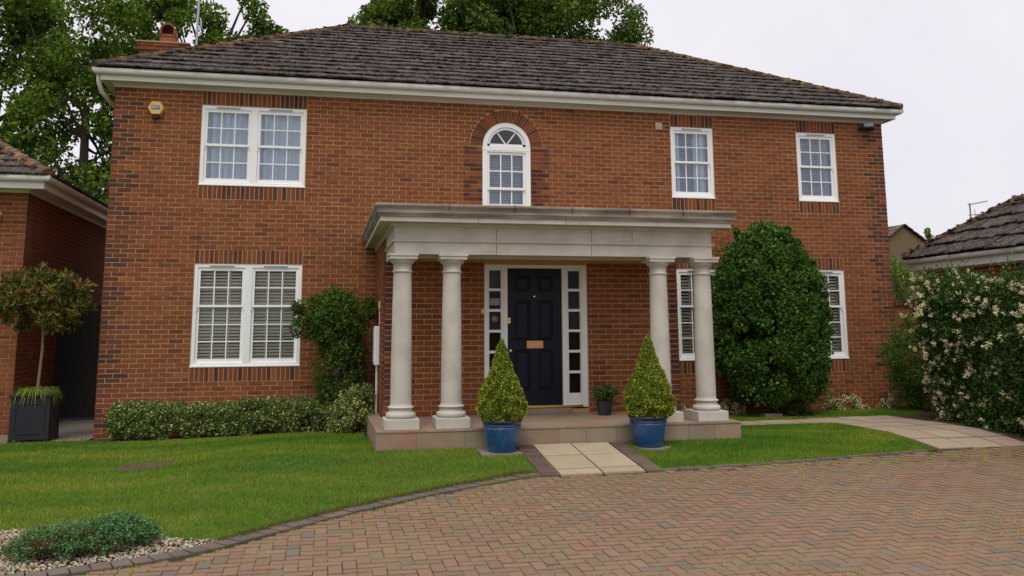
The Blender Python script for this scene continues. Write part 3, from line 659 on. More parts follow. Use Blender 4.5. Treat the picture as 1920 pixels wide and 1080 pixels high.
gp_ = [(.19+.055+.055*math.cos(math.pi-math.pi*i/10+math.pi), 5.772-.075*math.sin(math.pi*i/10)) for i in range(11)]
gp_ = [(.193, 5.772)]+[(.245+.055*math.cos(math.pi+math.pi*i/10), 5.765-.07*math.sin(math.pi*i/10)) for i in range(11)]+[(.308, 5.775), (.303, 5.78), (.296, 5.775), (.292, 5.74)]
ring_sweep(mb, gp_, 0, HX, 0, 7.5); 
g_ = mb.build('gutter', M_upvc, house, smooth=False)
mb = MB()
for x in list(np.arange(.55, 14, .93))+[-.12, 14.06]:
    wj = .09 if (int(x/.93) % 3 == 2) else .022
    V = []; n_ = 11
    for xx in (x-wj/2, x+wj/2):
        for i in range(n_): V.append((xx, -(.245+.060*math.cos(math.pi+math.pi*i/10)), 5.768-.076*math.sin(math.pi*i/10)))
    MB().add(V, [[i, i+1, n_+i+1, n_+i] for i in range(n_-1)]).build('gutter_bracket', M_upvc, g_)

mb = MB(); mb.tube([(-.235, -.12, 5.72), (-.235, -.10, 5.60), (-.21, .0, 5.47), (-.13, .35, 5.36), (-.055, .62, 5.30), (-.055, .64, .1)], .034, 10); mb.build('downpipe', M_upvc, house, smooth=True)

def frame(u, v):
    u = np.array(u, float); v = np.array(v, float); u /= np.linalg.norm(u); v /= np.linalg.norm(v); return u, v, np.cross(u, v)
TP = np.array([(.085, .065, .058), (.096, .073, .065), (.075, .059, .054), (.105, .080, .070), (.085, .069, .063), (.115, .092, .082)])
def tile_slope(mb, moss, O, u, v, S, lfun, rfun, gauge=.30, tw=.33, rag=1.):
    u, v, n_ = frame(u, v); O = np.array(O, float); k = 0; s = -.03
    while s < S-.05:
        L_, R_ = lfun(s+gauge*.3), rfun(s+gauge*.3); e = L_-((k % 2)*tw/2)-rng.uniform(0, .02); ln = min(gauge+.06, S-s)
        cs = []; hs = []; cc = []; AXs = []
        while e < R_:
            a0, a1 = max(e, L_), min(e+tw, R_)
            if a1-a0 > .05:
                lift = rng.normal(0, .003)*rag; tilt = -.085+rng.normal(0, .010)*rag; roll = rng.normal(0, .012)*rag; ds = rng.normal(0, .010)*rag
                ax2 = v+n_*tilt; ax2 /= np.linalg.norm(ax2); ax1 = u+n_*roll; ax1 /= np.linalg.norm(ax1); ax3 = np.cross(ax1, ax2)
                cs.append(O+u*(a0+a1)/2+v*(s+ln/2+ds)+n_*(.026+lift)); hs.append(((a1-a0)/2-.002, ln/2, .013)); AXs.append([ax1, ax2, ax3])
                cc.append(TP[rng.integers(len(TP))]*rng.uniform(.8, 1.15))
                if moss is not None and rng.random() < .85*rag:
                    for _ in range(rng.integers(3, 8)):
                        q = O+u*rng.uniform(a0, a1)+v*(s+ds+rng.uniform(-.015, .04))+n_*(.045); moss.append(q)
            e += tw
        mb.boxes(np.array(cs), np.array(hs), np.array(cc), np.array(AXs)); s += gauge; k += 1
def blobs(mb, P, rmin, rmax, pal, flat=.55):
    P = np.array(P); n = len(P); r = rng.uniform(rmin, rmax, n)
    o6 = np.array([[1,0,0],[.3,.95,0],[-.8,.6,0],[-.8,-.6,0],[.3,-.95,0],[0,0,1]], float); F0 = np.array([[0,1,5],[1,2,5],[2,3,5],[3,4,5],[4,0,5]])
    D = o6[None]*(1+rng.uniform(-.35, .35, (n, 6, 1)))*np.stack([r*rng.uniform(1, 2, n), r, r*flat], 1)[:, None, :]
    V = D+P[:, None, :]; c = np.array(pal)[rng.integers(0, len(pal), n)]*rng.uniform(.7, 1.2, (n, 1))
    mb.add(V.reshape(-1, 3), (F0[None]+6*np.arange(n)[:, None, None]).reshape(-1, 3), np.repeat(c, 6, axis=0))
MOSSP = [(.05, .04, .032), (.065, .055, .04), (.04, .036, .034), (.08, .062, .04), (.055, .06, .03)]
RX0, RX1, RY, RZ = 3.76, 10.20, 3.74, 8.10; EO = .285; EZ = 5.795
eA = (-EO, -EO, EZ); eB = (HX+EO, -EO, EZ); pitch = math.atan2(RZ-EZ, RY+EO); S = (RY+EO)/math.cos(pitch)
mb = MB(); mossp = []
tile_slope(mb, mossp, eA, (1, 0, 0), (0, math.cos(pitch), math.sin(pitch)), S, lambda s: (RX0+EO)*s/S, lambda s: HX+2*EO-(HX+EO-RX1)*s/S)
roof = mb.build('roof', M_tile, house)
mb = MB(); blobs(mb, mossp, .018, .045, MOSSP); tag(mb.build('roof_moss', M_moss, roof), kind='stuff')
mb = MB(); yb = 7.5+EO
V = [eA, eB, (RX1, RY, RZ), (RX0, RY, RZ), (-EO, yb, EZ), (HX+EO, yb, EZ)]; V = [(x, y, z-.012) for x, y, z in V]
mb.add(V, [[0, 1, 2, 3], [1, 5, 2], [5, 4, 3, 2], [4, 0, 3]], (.10, .08, .078)); mb.build('roof_deck', M_tile, roof)
def hip_tiles(mb, A, B, r=.105, step=.36, pal=((.17, .095, .055), (.13, .085, .06), (.20, .11, .05), (.11, .08, .065)), moss=None):
    A = Vector(A); B = Vector(B); d = (B-A); L_ = d.length; d.normalize(); side = d.cross(Vector((0, 0, 1))).normalized(); up = side.cross(d); n = int(L_/step)
    for i in range(n+1):
        p0 = A+d*(i*step-.02); p1 = A+d*min((i+1)*step+.03, L_+.03); V = []; rr0, rr1 = r*1.08, r*.92
        for p, rr in ((p0, rr0), (p1, rr1)):
            for k in range(9):
                aa = math.pi*(k/8)*1.1-.05*math.pi; V.append(tuple(p+side*rr*math.cos(aa)+up*(rr*.8*math.sin(aa)-.02+random.gauss(0, .004))))
        F = [[k, k+1, 9+k+1, 9+k] for k in range(8)]+[list(range(9))]
        mb.add(V, F, np.array(random.choice(pal))*random.uniform(.8, 1.15))
        if moss is not None:
            for _ in range(7): q = p0.lerp(p1, random.random()); aa = random.uniform(.3, 2.8); moss.append(tuple(q+side*r*math.cos(aa)+up*(r*.8*math.sin(aa)-.02)))
mb = MB(); hm = []
dz = Vector((0, 0, .03))
hip_tiles(mb, Vector((-EO+.02, -EO+.02, EZ+.01))+dz, Vector((RX0, RY, RZ))+dz, moss=hm); hip_tiles(mb, Vector((HX+EO-.02, -EO+.02, EZ+.01))+dz, Vector((RX1, RY, RZ))+dz, moss=hm)
hip_tiles(mb, Vector((RX0, RY, RZ))+dz, Vector((RX1, RY, RZ))+dz, r=.095, pal=((.12, .085, .065), (.10, .08, .07), (.14, .09, .06)), moss=hm)
mb.build('ridge_tiles', M_hip, roof)
mb = MB(); blobs(mb, hm, .012, .04, [(.05, .042, .032), (.08, .06, .035), (.26, .13, .035), (.20, .12, .05), (.06, .055, .03), (.05, .04, .03)]); tag(mb.build('ridge_moss', M_moss, roof), kind='stuff')
# chimney
ch = MB(); X0, X1, Y0 = -.24, .52, 3.05
bricks(ch, (X0, Y0, 6.0), (1, 0, 0), (0, -1, 0), X1-X0, .975, quoin='lr'); bricks(ch, (X1, Y0, 6.0), (0, 1, 0), (1, 0, 0), .6, .975); bricks(ch, (X0, Y0+.6, 6.0), (0, -1, 0), (-1, 0, 0), .6, .975)
for k_, (oo, zz) in enumerate(((.03, 6.975), (.065, 7.05), (.10, 7.125), (.115, 7.20))):
    bricks(ch, (X0-oo, Y0-oo, zz), (1, 0, 0), (0, -1, 0), X1-X0+2*oo, .075, flip=k_ % 2, quoin='lr'); bricks(ch, (X1+oo, Y0-oo, zz), (0, 1, 0), (1, 0, 0), .6+2*oo, .075); bricks(ch, (X0-oo, Y0+.6+oo, zz), (0, -1, 0), (-1, 0, 0), .6+2*oo, .075)
cho = ch.build('chimney', M_brick, roof)
mb = MB(); mb.box(X0+.005, X1-.005, Y0+.005, Y0+.595, 5.9, 6.97)
for oo, zz in ((.03, 6.975), (.065, 7.05), (.10, 7.125), (.115, 7.20)): mb.box(X0-oo+.006, X1+oo-.006, Y0-oo+.006, Y0+.594+oo, zz+.001, zz+.073)
mb.box(X0-.13, X1+.13, Y0-.13, Y0+.73, 7.276, 7.30, (.25, .22, .2)); mb.build('chimney_core', M_mortar, roof)
# chimney pot: square terracotta base with a horseshoe cowl
mb = MB(); px, py = .18, 3.3; z0 = 7.30
mb.box(px-.17, px+.17, py-.15, py+.15, z0, z0+.07); mb.box(px-.145, px+.145, py-.13, py+.13, z0+.07, z0+.19); mb.box(px-.16, px+.16, py-.145, py+.145, z0+.19, z0+.23)
mb.box(px-.07, px+.07, py-.165, py-.152, z0+.03, z0+.10)
na = 16
for i in range(na):
    a0, a1 = math.pi*i/na, math.pi*(i+1)/na; V = []
    for yy in (py-.17, py+.17):
        for rr, aa in ((.115, a0), (.15, a0), (.15, a1), (.115, a1)): V.append((px+rr*math.cos(aa), yy, z0+.30+rr*1.05*math.sin(aa)))
    mb.add(V, np.array([[0,1,2,3],[7,6,5,4],[0,4,5,1],[2,6,7,3],[1,5,6,2],[3,7,4,0]]))
for s_ in (-1, 1): mb.box(px+s_*.1325-.0175, px+s_*.1325+.0175, py-.17, py+.17, z0+.23, z0+.30)
mb.box(px-.114, px+.114, py+.10, py+.12, z0+.23, z0+.40, (.35, .3, .28))
mb.build('chimney_pot', M_terra, roof, bevel=.006)

# ------------------------------------------------------------ portico
PX0, PX1, PY = 4.26, 8.56, -3.75
def u_sweep(mb, prof, x0, x1, y0, yb, col=(1, 1, 1)):
    V = []
    for o_, z in prof: V += [(x0-o_, yb, z), (x0-o_, y0-o_, z), (x1+o_, y0-o_, z), (x1+o_, yb, z)]
    F = [[4*i+k, 4*i+k+1, 4*(i+1)+k+1, 4*(i+1)+k] for i in range(len(prof)-1) for k in range(3)]
    mb.add(V, F, col)
mb = MB()
u_sweep(mb, [(-.30, 2.575), (0, 2.575), (0, 2.722), (.006, 2.728), (.026, 2.733), (.026, 2.752), (0, 2.756), (0, 2.925)], PX0, PX1, PY, BY+.0)
u_sweep(mb, [(-.30, 2.64), (-.30, 2.575)], PX0, PX1, PY, BY)
ent = mb.build('entablature', M_stone, house)
mb = MB(); u_sweep(mb, [(.0, 2.915), (.020, 2.925), (.045, 2.95), (.052, 2.972), (.185, 2.978), (.190, 2.965), (.197, 2.965), (.197, 3.022)], PX0, PX1, PY, -.004); mb.build('cornice_bed', M_stone, house)
mb = MB(); u_sweep(mb, [(.197, 3.022), (.215, 3.027), (.215, 3.045), (.228, 3.05), (.228, 3.066), (.240, 3.070), (.240, 3.088), (.236, 3.092), (.240, 3.115), (.262, 3.148), (.268, 3.155), (.268, 3.178), (.260, 3.184), (.0, 3.21)], PX0, PX1, PY, -.004)
V = [(PX0, -.004, 3.21), (PX0, PY, 3.21), (PX1, PY, 3.21), (PX1, -.004, 3.21)]; mb.add(V, [[0, 1, 2, 3]])
cor = mb.build('cornice', M_stone_dirty, house); tag(cor, 'dark weathered top moulding of the porch cornice')
JB = []                                  # joints in the stonework
class _J:
    def box(s, *a): MB().box(*a).build('stone_joint', M_dark, ent)
mb = _J()
for x in (4.92, 5.76, 6.52, 7.3, 8.05): mb.box(x-.004, x+.004, PY-.2705, PY-.262, 3.10, 3.186)
for x in (5.30, 6.45, 7.72): mb.box(x-.0025, x+.0025, PY-.1985, PY-.19, 2.968, 3.02)
for x in (5.57, 6.85): mb.box(x-.0025, x+.0025, PY-.0015, PY+.005, 2.757, 2.92); mb.box(x-.0025, x+.0025, PY-.0015, PY+.005, 2.577, 2.72)
mb.box(7.42-.0025, 7.42+.0025, PY-.0015, PY+.005, 2.757, 2.92)
MB().box(PX0+.3, PX1-.3, PY+.3, BY-.012, 2.632, 2.65).build('porch_ceiling', M_white, house)
def column(cx, cy, label):
    e = bpy.data.objects.new('column', None); COL.objects.link(e); e.parent = house; e.location = Vector((cx, cy, FZ))-house.location; e['label'] = label
    MB().box(cx-.213, cx+.213, cy-.213, cy+.213, FZ+.001, FZ+.128).build('plinth', M_stone, e, bevel=.006)
    z = FZ+.128
    pr = [(.10, z)]+[(.15+.036*math.sin(math.pi*i/8), z+.036-.036*math.cos(math.pi*i/8)) for i in range(9)]+[(.150, z+.076), (.143, z+.09), (.141, z+.105), (.146, z+.118)]+\
         [(.146+.016*math.sin(math.pi*i/6), z+.13-.012*math.cos(math.pi*i/6)) for i in range(7)]+[(.139, z+.146), (.133, z+.16), (.131, z+.18)]
    MB().lathe(pr, cx, cy, 40, cap=False).build('base', M_stone, e, smooth=True)
    zs0, zs1 = z+.18, 2.338; sh = []
    for i in range(15): t = i/14; sh.append((.131-.017*t**1.7, zs0+(zs1-zs0)*t))
    MB().lathe(sh, cx, cy, 40, cap=False).build('shaft', M_stone, e, smooth=True)
    pr = [(.114, 2.338), (.124, 2.342)]+[(.122+.008*math.sin(math.pi*i/6), 2.352-.010*math.cos(math.pi*i/6)) for i in range(7)]+[(.122, 2.363), (.114, 2.367), (.113, 2.435), (.121, 2.441), (.121, 2.449), (.130, 2.453), (.140, 2.462), (.152, 2.478), (.162, 2.497), (.165, 2.503), (.10, 2.504)]
    mb = MB().lathe(pr, cx, cy, 40, cap=False); mb.box(cx-.172, cx+.172, cy-.172, cy+.172, 2.504, 2.545); mb.box(cx-.184, cx+.184, cy-.184, cy+.184, 2.5455, 2.574)
    o = mb.build('capital', M_stone, e)
    o.data.polygons.foreach_set('use_smooth', [p.index < (len(pr)-1)*40 for p in o.data.polygons])
CY_ = -3.68
column(4.37, CY_, 'outer left stone column of the porch'); column(5.00, CY_, 'inner left stone column of the porch')
column(7.80, CY_, 'inner right stone column of the porch'); column(8.43, CY_, 'outer right stone column of the porch')
# porch step
SX0, SX1, SY = 4.054, 8.784, -3.95
mb = MB(); tc_ = [(.33, .205, .130), (.29, .205, .135), (.36, .24, .145), (.26, .205, .145), (.36, .19, .125), (.30, .25, .165)]
mb.box(SX0+.012, SX1-.012, SY+.012, -.01, -.1, FZ-.030, (.3, .22, .16))
xj = [SX0, 4.54, 5.14, 5.73, 6.32, 6.68, 7.07, 7.66, 8.05, 8.42, SX1]
for x0, x1 in zip(xj[:-1], xj[1:]): mb.box(x0+.002, x1-.002, SY+.004, SY+.03, .05, FZ-.0265, np.array(random.choice(tc_)))
yj = [SY, -3.35, -2.75, BY-.004]
xk = list(np.arange(SX0, SX1-.2, .59))+[SX1]
for x0, x1 in zip(xk[:-1], xk[1:]):
    for y0, y1 in zip(yj[:-1], yj[1:]): mb.box(x0+.002, x1-.002, y0+.002 if y0 > SY else SY-.004, y1-.002, FZ-.025, FZ, np.array(random.choice(tc_)))
for y0, y1 in ((SY, -3.35), (-3.35, -2.75), (-2.75, BY)): mb.box(SX0+.003, SX0+.03, y0+.032 if y0 == SY else y0+.002, y1-.002, .0, FZ-.0265, np.array(random.choice(tc_))); mb.box(SX1-.03, SX1-.003, y0+.032 if y0 == SY else y0+.002, y1-.002, .0, FZ-.0265, np.array(random.choice(tc_)))
mb.build('porch_step', M_step, house, bevel=.003)
MB().box(5.9, 6.95, BY-.09, BY-.003, FZ+.001, FZ+.075, (.28, .2, .15)).build('threshold', M_step, house, bevel=.004)

# ------------------------------------------------------------ entrance door
door = bpy.data.objects.new('door', None); COL.objects.link(door); door.parent = house; door.location = Vector((6.43, BY, .5))-house.location; door['label'] = 'navy six panel front door with brass letter plate'
dx0, dx1, dz0, dz1 = 6.025, 6.845, .535, 2.51; y0 = BY+.055
mb = MB(); panels = []
def PZ(p): return 2.51-(p-80)/920*1.975
def PXx(p): return 6.025+(p-262)/370*.82
for (a0, a1) in ((312, 418), (472, 572)):
    for (b0, b1) in ((132, 237), (300, 568), (632, 898)): panels.append((PXx(a0), PXx(a1), PZ(b1), PZ(b0)))
for r_ in wall_rects(dx0+.003, dx1-.003, dz0, dz1-.003, panels): mb.box(r_[0], r_[1], y0, y0+.04, r_[2], r_[3])
for p in panels:
    x0, x1, z0, z1 = p; c1, c2 = .012, .045; yy = (y0+.000, y0+.016, y0+.016, y0+.004)
    lv = [(0, yy[0]), (c1, yy[1]), (c1+.012, yy[2]), (c2, yy[3])]; V = []
    for o_, Y_ in lv: V += [(x0+o_, Y_, z0+o_), (x1-o_, Y_, z0+o_), (x1-o_, Y_, z1-o_), (x0+o_, Y_, z1-o_)]
    F = [[4*i+k, 4*i+(k+1) % 4, 4*(i+1)+(k+1) % 4, 4*(i+1)+k] for i in range(3) for k in range(4)]+[[12, 13, 14, 15]]
    mb.add(V, F)
mb.build('door_leaf', M_navy, door)
mb = MB(); yF = BY+.012; yB = BY+.14
mb.box(D0+.003, D1-.003, yF, yB, 2.512, DZ1-.003)
for (a0, a1) in ((D0+.003, 5.735), (5.944, 6.022), (6.848, 6.925), (7.14, D1-.003)): mb.box(a0, a1, yF, yB, DZ0, 2.511)
mb.box(5.962, 5.972, yF-.010, yF, DZ0, 2.54); mb.box(6.898, 6.908, yF-.010, yF, DZ0, 2.54); mb.box(D0+.003, D1-.003, yF-.008, yF, 2.545, 2.562)
mb.build('frame', M_white, door, bevel=.003)
for (a0, a1) in ((5.737, 5.942), (6.927, 7.138)):
    mb = MB(); zz = [2.478-.2985*i for i in range(7)]
    mb.box(a0, a0+.016, yF+.012, yB-.02, DZ0, 2.5105); mb.box(a1-.016, a1, yF+.012, yB-.02, DZ0, 2.5105)
    mb.box(a0+.016, a1-.016, yF+.012, yB-.02, 2.478, 2.5105); mb.box(a0+.016, a1-.016, yF+.012, yB-.02, DZ0+.02, zz[6]+.012)
    for i in range(1, 6): mb.box(a0+.016, a1-.016, yF+.014, yB-.03, zz[i]-.004, zz[i]+.034)
    o = mb.build('sidelight', M_white, door, bevel=.002)
    MB().box(a0+.01, a1-.01, yF+.05, yF+.051, .7, 2.48).build('pane', M_glass_dark, door)
for a_s, top_c in ((5.72, (.42, .46, .52)), (6.91, (.05, .06, .07))):
    mb = MB(); mb.box(a_s, a_s+.24, yB+.03, yB+.04, .6, 2.21, (.13, .11, .10)); mb.box(a_s, a_s+.24, yB+.03, yB+.04, 2.21, 2.49, top_c); mb.build('sidelight_blind', M_curtain, door)
MB().box(5.948, 7.14, BY-.012, BY+.03, DZ0, DZ0+.033).build('sill_strip', M_brass, door, bevel=.003)
mb = MB(); mb.box(6.313, 6.56, y0-.012, y0, 1.347, 1.456); mb.box(6.335, 6.538, y0-.017, y0-.0121, 1.372, 1.431); mb.build('letter_plate', M_copper, door, bevel=.003)
mb = MB(); mb.box(6.032, 6.072, y0-.010, y0, 1.708, 1.79); mb.tube([(6.052, y0-.01, 1.762), (6.052, y0-.032, 1.762)], .014, 12); mb.build('door_lock', M_brass, door, bevel=.002)
mb = MB(); mb.tube([(6.072, y0, 1.318), (6.072, y0-.014, 1.318)], .017, 16); mb.build('keyhole_escutcheon', M_chrome, door)
mb = MB(); mb.tube([(6.435, y0, 2.10), (6.435, y0-.006, 2.10)], .010, 12); mb.build('spyhole', M_chrome, door)
mb = MB(); mb.box(5.765, 5.915, yF+.045, yF+.048, 1.97, 2.07); mb.build('window_notice', mat('notice', (.36, .36, .38), rough=.6, noise=(60, .7, (.16, .16, .18), .45, .6, (1, 1, 3))), door)
mb = MB(); cxx, czz = 5.84, 1.775
for i in range(20):
    a0, a1 = 6.2832*i/20, 6.2832*(i+.62)/20; V = [(cxx+r_*math.cos(q), yF+.047, czz+r_*math.sin(q)) for r_, q in ((.030, a0), (.048, a0), (.048, a1), (.030, a1))]; mb.add(V, [[0, 1, 2, 3]])
V = [(cxx+.022*math.cos(6.2832*i/16), yF+.047, czz+.022*math.sin(6.2832*i/16)) for i in range(16)]; mb.add(V, [list(range(16))])
mb.build('round_sticker', mat('sticker', (.33, .31, .30), rough=.6), door)

def text_mesh(s, size, mat_, name, parent, loc, depth=.004, align='CENTER'):
    cu = bpy.data.curves.new(name, 'FONT'); cu.body = s; cu.size = size; cu.extrude = depth/2; cu.align_x = align; cu.align_y = 'CENTER'
    t = bpy.data.objects.new(name, cu); me = bpy.data.meshes.new_from_object(t); bpy.data.objects.remove(t)
    me.materials.clear(); me.materials.append(mat_)
    o = bpy.data.objects.new(name, me); COL.objects.link(o); o.parent = parent; off = Vector((0, 0, 0)); q = parent
    while q is not None: off += q.location; q = q.parent
    o.location = Vector(loc)-off; o.rotation_euler = (math.radians(90), 0, 0); return o
num = thing('house_number', 'small brass number eight on the brick beside the door frame', 'house number', (5.655, BY, 1.88))
text_mesh('8', .10, M_brass, 'digit', num, (5.650, BY-.014, 1.88))

# ------------------------------------------------------------ fittings on the walls
al = thing('alarm_box', 'yellow hexagonal alarm box high on the left of the front wall', 'alarm box', (.645, 0, 5.2))
hexa = lambda r, cx, cz, n=6, a0=0: [(cx+r*math.cos(a0+2*math.pi*i/n), cz+r*math.sin(a0+2*math.pi*i/n)) for i in range(n)]
def xz_prism(mb, poly, y0, y1, shrink=1., col=(1, 1, 1)):
    n = len(poly); cx = sum(p[0] for p in poly)/n; cz = sum(p[1] for p in poly)/n
    V = [(cx+(x-cx)*shrink, y0, cz+(z-cz)*shrink) for x, z in poly]+[(x, y1, z) for x, z in poly]
    mb.add(V, [list(range(n)), list(range(n, 2*n))[::-1]]+[[i, n+i, n+(i+1) % n, (i+1) % n] for i in range(n)], col)
def hexbox(parent, cx, y, cz):
    mb = MB(); xz_prism(mb, hexa(.134, cx, cz), y-.085, y-.008, .9); mb.build('cover', M_yellow, parent, bevel=.006)
    mb = MB(); mb.tube([(cx, y-.045, cz-.115), (cx, y-.045, cz-.175)], [.055, .048], 20); mb.build('strobe', M_black, parent)
    MB().box(cx-.066, cx+.066, y-.0885, y-.0855, cz-.028, cz+.042).build('badge', M_signblue, parent)
hexbox(al, .645, 0, 5.215); text_mesh('ADT', .062, mat('sign_white', (.8, .82, .85), rough=.5), 'lettering', al, (.645, -.091, 5.222))
fl = thing('floodlight', 'black floodlight under the eaves at the right end of the front wall', 'floodlight', (13.58, 0, 5.45))
mb = MB(); mb.boxes([[13.56, -.16, 5.44]], [[.10, .055, .065]], [(1, 1, 1)], np.array([[.94, -.34, 0], [.30, .82, -.5], [.17, .47, .87]])); mb.build('lamp_body', M_black, fl, bevel=.008)
mb = MB(); mb.boxes([[13.545, -.214, 5.475]], [[.086, .003, .050]], [(1, 1, 1)], np.array([[.94, -.34, 0], [.30, .82, -.5], [.17, .47, .87]])); mb.build('lens', mat('lamp_lens', (.10, .12, .15), rough=.2, spec=.4), fl)
mb = MB(); mb.tube([(13.48, -.005, 5.43), (13.48, -.09, 5.43), (13.54, -.13, 5.42)], .014, 8); mb.box(13.44, 13.52, -.02, -.008, 5.39, 5.47); mb.build('bracket', M_black, fl)
mb = MB(); mb.box(9.278, 9.405, -.03, -.008, 5.235, 5.365)
for i in range(4): mb.box(9.286, 9.397, -.038, -.0301, 5.247+.028*i, 5.262+.028*i)
o = mb.build('wall_vent', M_cream, None, bevel=.003); tag(o, 'small square cream wall vent beside the upper right window', 'vent')
mt = thing('meter_box', 'tall white meter box on the side wall of the porch above the variegated bush', 'meter box', (4.2, -1.15, 1.1))
MB().box(4.165, BX0-.008, -1.42, -1.0, 1.10, 1.68).build('cabinet', M_white, mt, bevel=.012); MB().box(4.158, 4.1645, -1.38, -1.04, 1.14, 1.64).build('door_panel', M_white, mt, bevel=.003)
mb = MB().tube([(4.21, -1.25, 1.10), (4.21, -1.25, .2)], .018, 8); mb.build('conduit', M_upvc, mt)
ws = thing('wall_light', 'small cream sensor light on the side wall of the porch', 'wall light', (4.2, -1.5, 2.0))
mb = MB().box(4.205, BX0-.008, -1.53, -1.46, 1.93, 2.05); mb.build('housing', M_cream, ws, bevel=.01); MB().tube([(4.225, -1.495, 1.93), (4.225, -1.495, 1.70)], .006, 6).build('cable', M_upvc, ws)
am = thing('aerial_mast', 'thin grey aerial mast rising behind the left roof hip', 'aerial mast', (.72, 3.3, 6.4))
MB().tube([(.72, 3.3, 6.0), (.72, 3.3, 7.6), (.74, 3.3, 10.2)], .024, 10).build('pole', mat('galvanised', (.42, .44, .48), rough=.5, metal=.6), am)
mb = MB(); mb.tube([(.72, 3.3, 7.95), (.78, 3.28, 7.95), (.80, 3.28, 7.75)], .010, 6); mb.build('bracket', M_chrome, am)

# ------------------------------------------------------------ neighbouring buildings
nb = thing('brick_outbuilding', 'brick building with a tiled hip roof at the left edge beside the house', 'building', (-4, 3, 0))
NX, NY, NH = -1.45, .88, 3.9
mb = MB(); bricks(mb, (-6.5, NY, 0), (1, 0, 0), (0, -1, 0), NX+6.5, NH, quoin='x'); bricks(mb, (NX, NY, 0), (0, 1, 0), (1, 0, 0), 8.5, NH); mb.build('brickwork', M_brick, nb)
MB().box(-6.5, NX-.002, NY+.002, NY+8.5, -.2, NH+.1).build('wall', M_mortar, nb)
mb = MB(); ring_sweep(mb, [(.0, 3.90), (.02, 3.90), (.03, 3.95), (.30, 3.955), (.32, 3.93), (.335, 3.93), (.335, 4.10), (.3, 4.14)], -9.5, NX, NY, NY+8.5); mb.build('fascia', M_upvc, nb)
def gut(mb, e, z, x0, x1, y0, y1):
    ring_sweep(mb, [(e, z)]+[(e+.055+.055*math.cos(math.pi+math.pi*i/10), z-.01-.07*math.sin(math.pi*i/10)) for i in range(11)]+[(e+.115, z), (e+.108, z+.006), (e+.10, z-.03)], x0, x1, y0, y1)
mb = MB(); gut(mb, .337, 4.12, -9.5, NX, NY, NY+8.5); gg = mb.build('gutter', M_upvc, nb)
mb = MB()
for k_ in range(9):
    V = []; yy0 = NY-.2+.95*k_
    for yy in (yy0, yy0+.022):
        for i in range(11): V.append((NX+.337+.055+.062*math.cos(math.pi+math.pi*i/10), yy, 4.112-.078*math.sin(math.pi*i/10)))
    MB().add(V, [[i, i+1, 11+i+1, 11+i] for i in range(10)]).build('gutter_bracket', M_upvc, gg)
e_ = .42; A = (-9.5-e_, NY-e_, 4.14); Bc = (NX+e_, NY-e_, 4.14); hw = 4.67; pt = math.radians(30); rz = 4.14+hw*math.tan(pt); S2 = hw/math.cos(pt)
mb = MB(); mp = []; tile_slope(mb, mp, A, (1, 0, 0), (0, math.cos(pt), math.sin(pt)), S2, lambda s: 0, lambda s: (NX+9.5+2*e_)-hw*s/S2)
tile_slope(mb, None, Bc, (0, 1, 0), (-math.cos(pt), 0, math.sin(pt)), S2, lambda s: hw*s/S2, lambda s: 9.3-hw*s/S2)
nr = mb.build('roof', M_tile, nb)
mb = MB(); blobs(mb, mp, .015, .04, MOSSP); tag(mb.build('roof_moss', M_moss, nr), kind='stuff')
mb = MB(); hip_tiles(mb, Vector(Bc)+Vector((-.03, .03, .04)), Vector((NX+e_-hw, NY-e_+hw, rz))+Vector((0, 0, .03)), pal=((.22, .13, .085), (.18, .11, .08), (.25, .15, .10)), r=.12); mb.build('hip_tiles', M_hip, nr)
al2 = thing('alarm_box', 'yellow alarm box cut off by the left picture edge', 'alarm box', (-1.93, NY, 3.5))
hexbox(al2, -1.93, NY, 3.53)
gt = thing('side_gate', 'dark gate closing the passage between the two brick buildings', 'gate', (-.75, 3, 0))
mb = MB()
for i in range(10): mb.box(-1.44+.143*i, -1.44+.143*i+.135, 3.0, 3.025, .05, 2.1)
mb.build('boards', M_dark, gt); mb = MB(); mb.box(-1.44, -.02, 3.026, 3.07, .3, .4); mb.box(-1.44, -.02, 3.026, 3.07, 1.8, 1.9); mb.build('rail', M_dark, gt)

gw = thing('garden_wall', 'low brick garden wall with a dark coping joining the right corner of the house', 'garden wall', (14.5, .1, 0))
mb = MB(); bricks(mb, (HX+.01, .05, 0), (1, 0, 0), (0, -1, 0), 1.1, 2.025); mb.build('brickwork', M_brick, gw); MB().box(HX+.01, 15.07, .052, .26, -.1, 2.02).build('wall_core', M_mortar, gw)
mb = MB()
for i in range(14): mb.box(HX-.03+.08*i, HX-.03+.08*i+.073, .01, .30, 2.027, 2.13, DK[random.randrange(4)]*random.uniform(.8, 1.2))
mb.build('coping', M_brick, gw)

gr = thing('garage', 'low garage with a mossy tiled roof and white gutter behind the flowering hedge', 'garage', (16, -3, 0))
GX, GY, GE = 14.98, .32, 2.86; gw_ = 1.43*2
mb = MB(); bricks(mb, (GX, GY, 0), (0, -1, 0), (-1, 0, 0), 8, 2.7); bricks(mb, (GX+.0, GY-8, 0), (1, 0, 0), (0, -1, 0), 2.3, 2.7); mb.build('brickwork', M_brick, gr); MB().box(GX+.002, 17.3, GY-8, GY-.002, -.1, 2.85).build('wall', M_mortar, gr)
mb = MB(); ring_sweep(mb, [(.0, 2.70), (.02, 2.70), (.03, 2.74), (.20, 2.742), (.215, 2.72), (.23, 2.72), (.23, 2.90), (.2, 2.93)], GX, 17.3, GY-8, GY); mb.build('fascia', M_upvc, gr)
mb = MB(); gut(mb, .232, 2.93, GX, 17.3, GY-8, GY); mb.build('gutter', M_upvc, gr)
e_ = .31; X0_, X1_, Yn, Yf = GX-e_, 17.3+e_, GY+e_, GY-8-e_; hw = (X1_-X0_)/2; pg = math.radians(34.5); S3 = hw/math.cos(pg); rz = 2.96+hw*math.tan(pg)
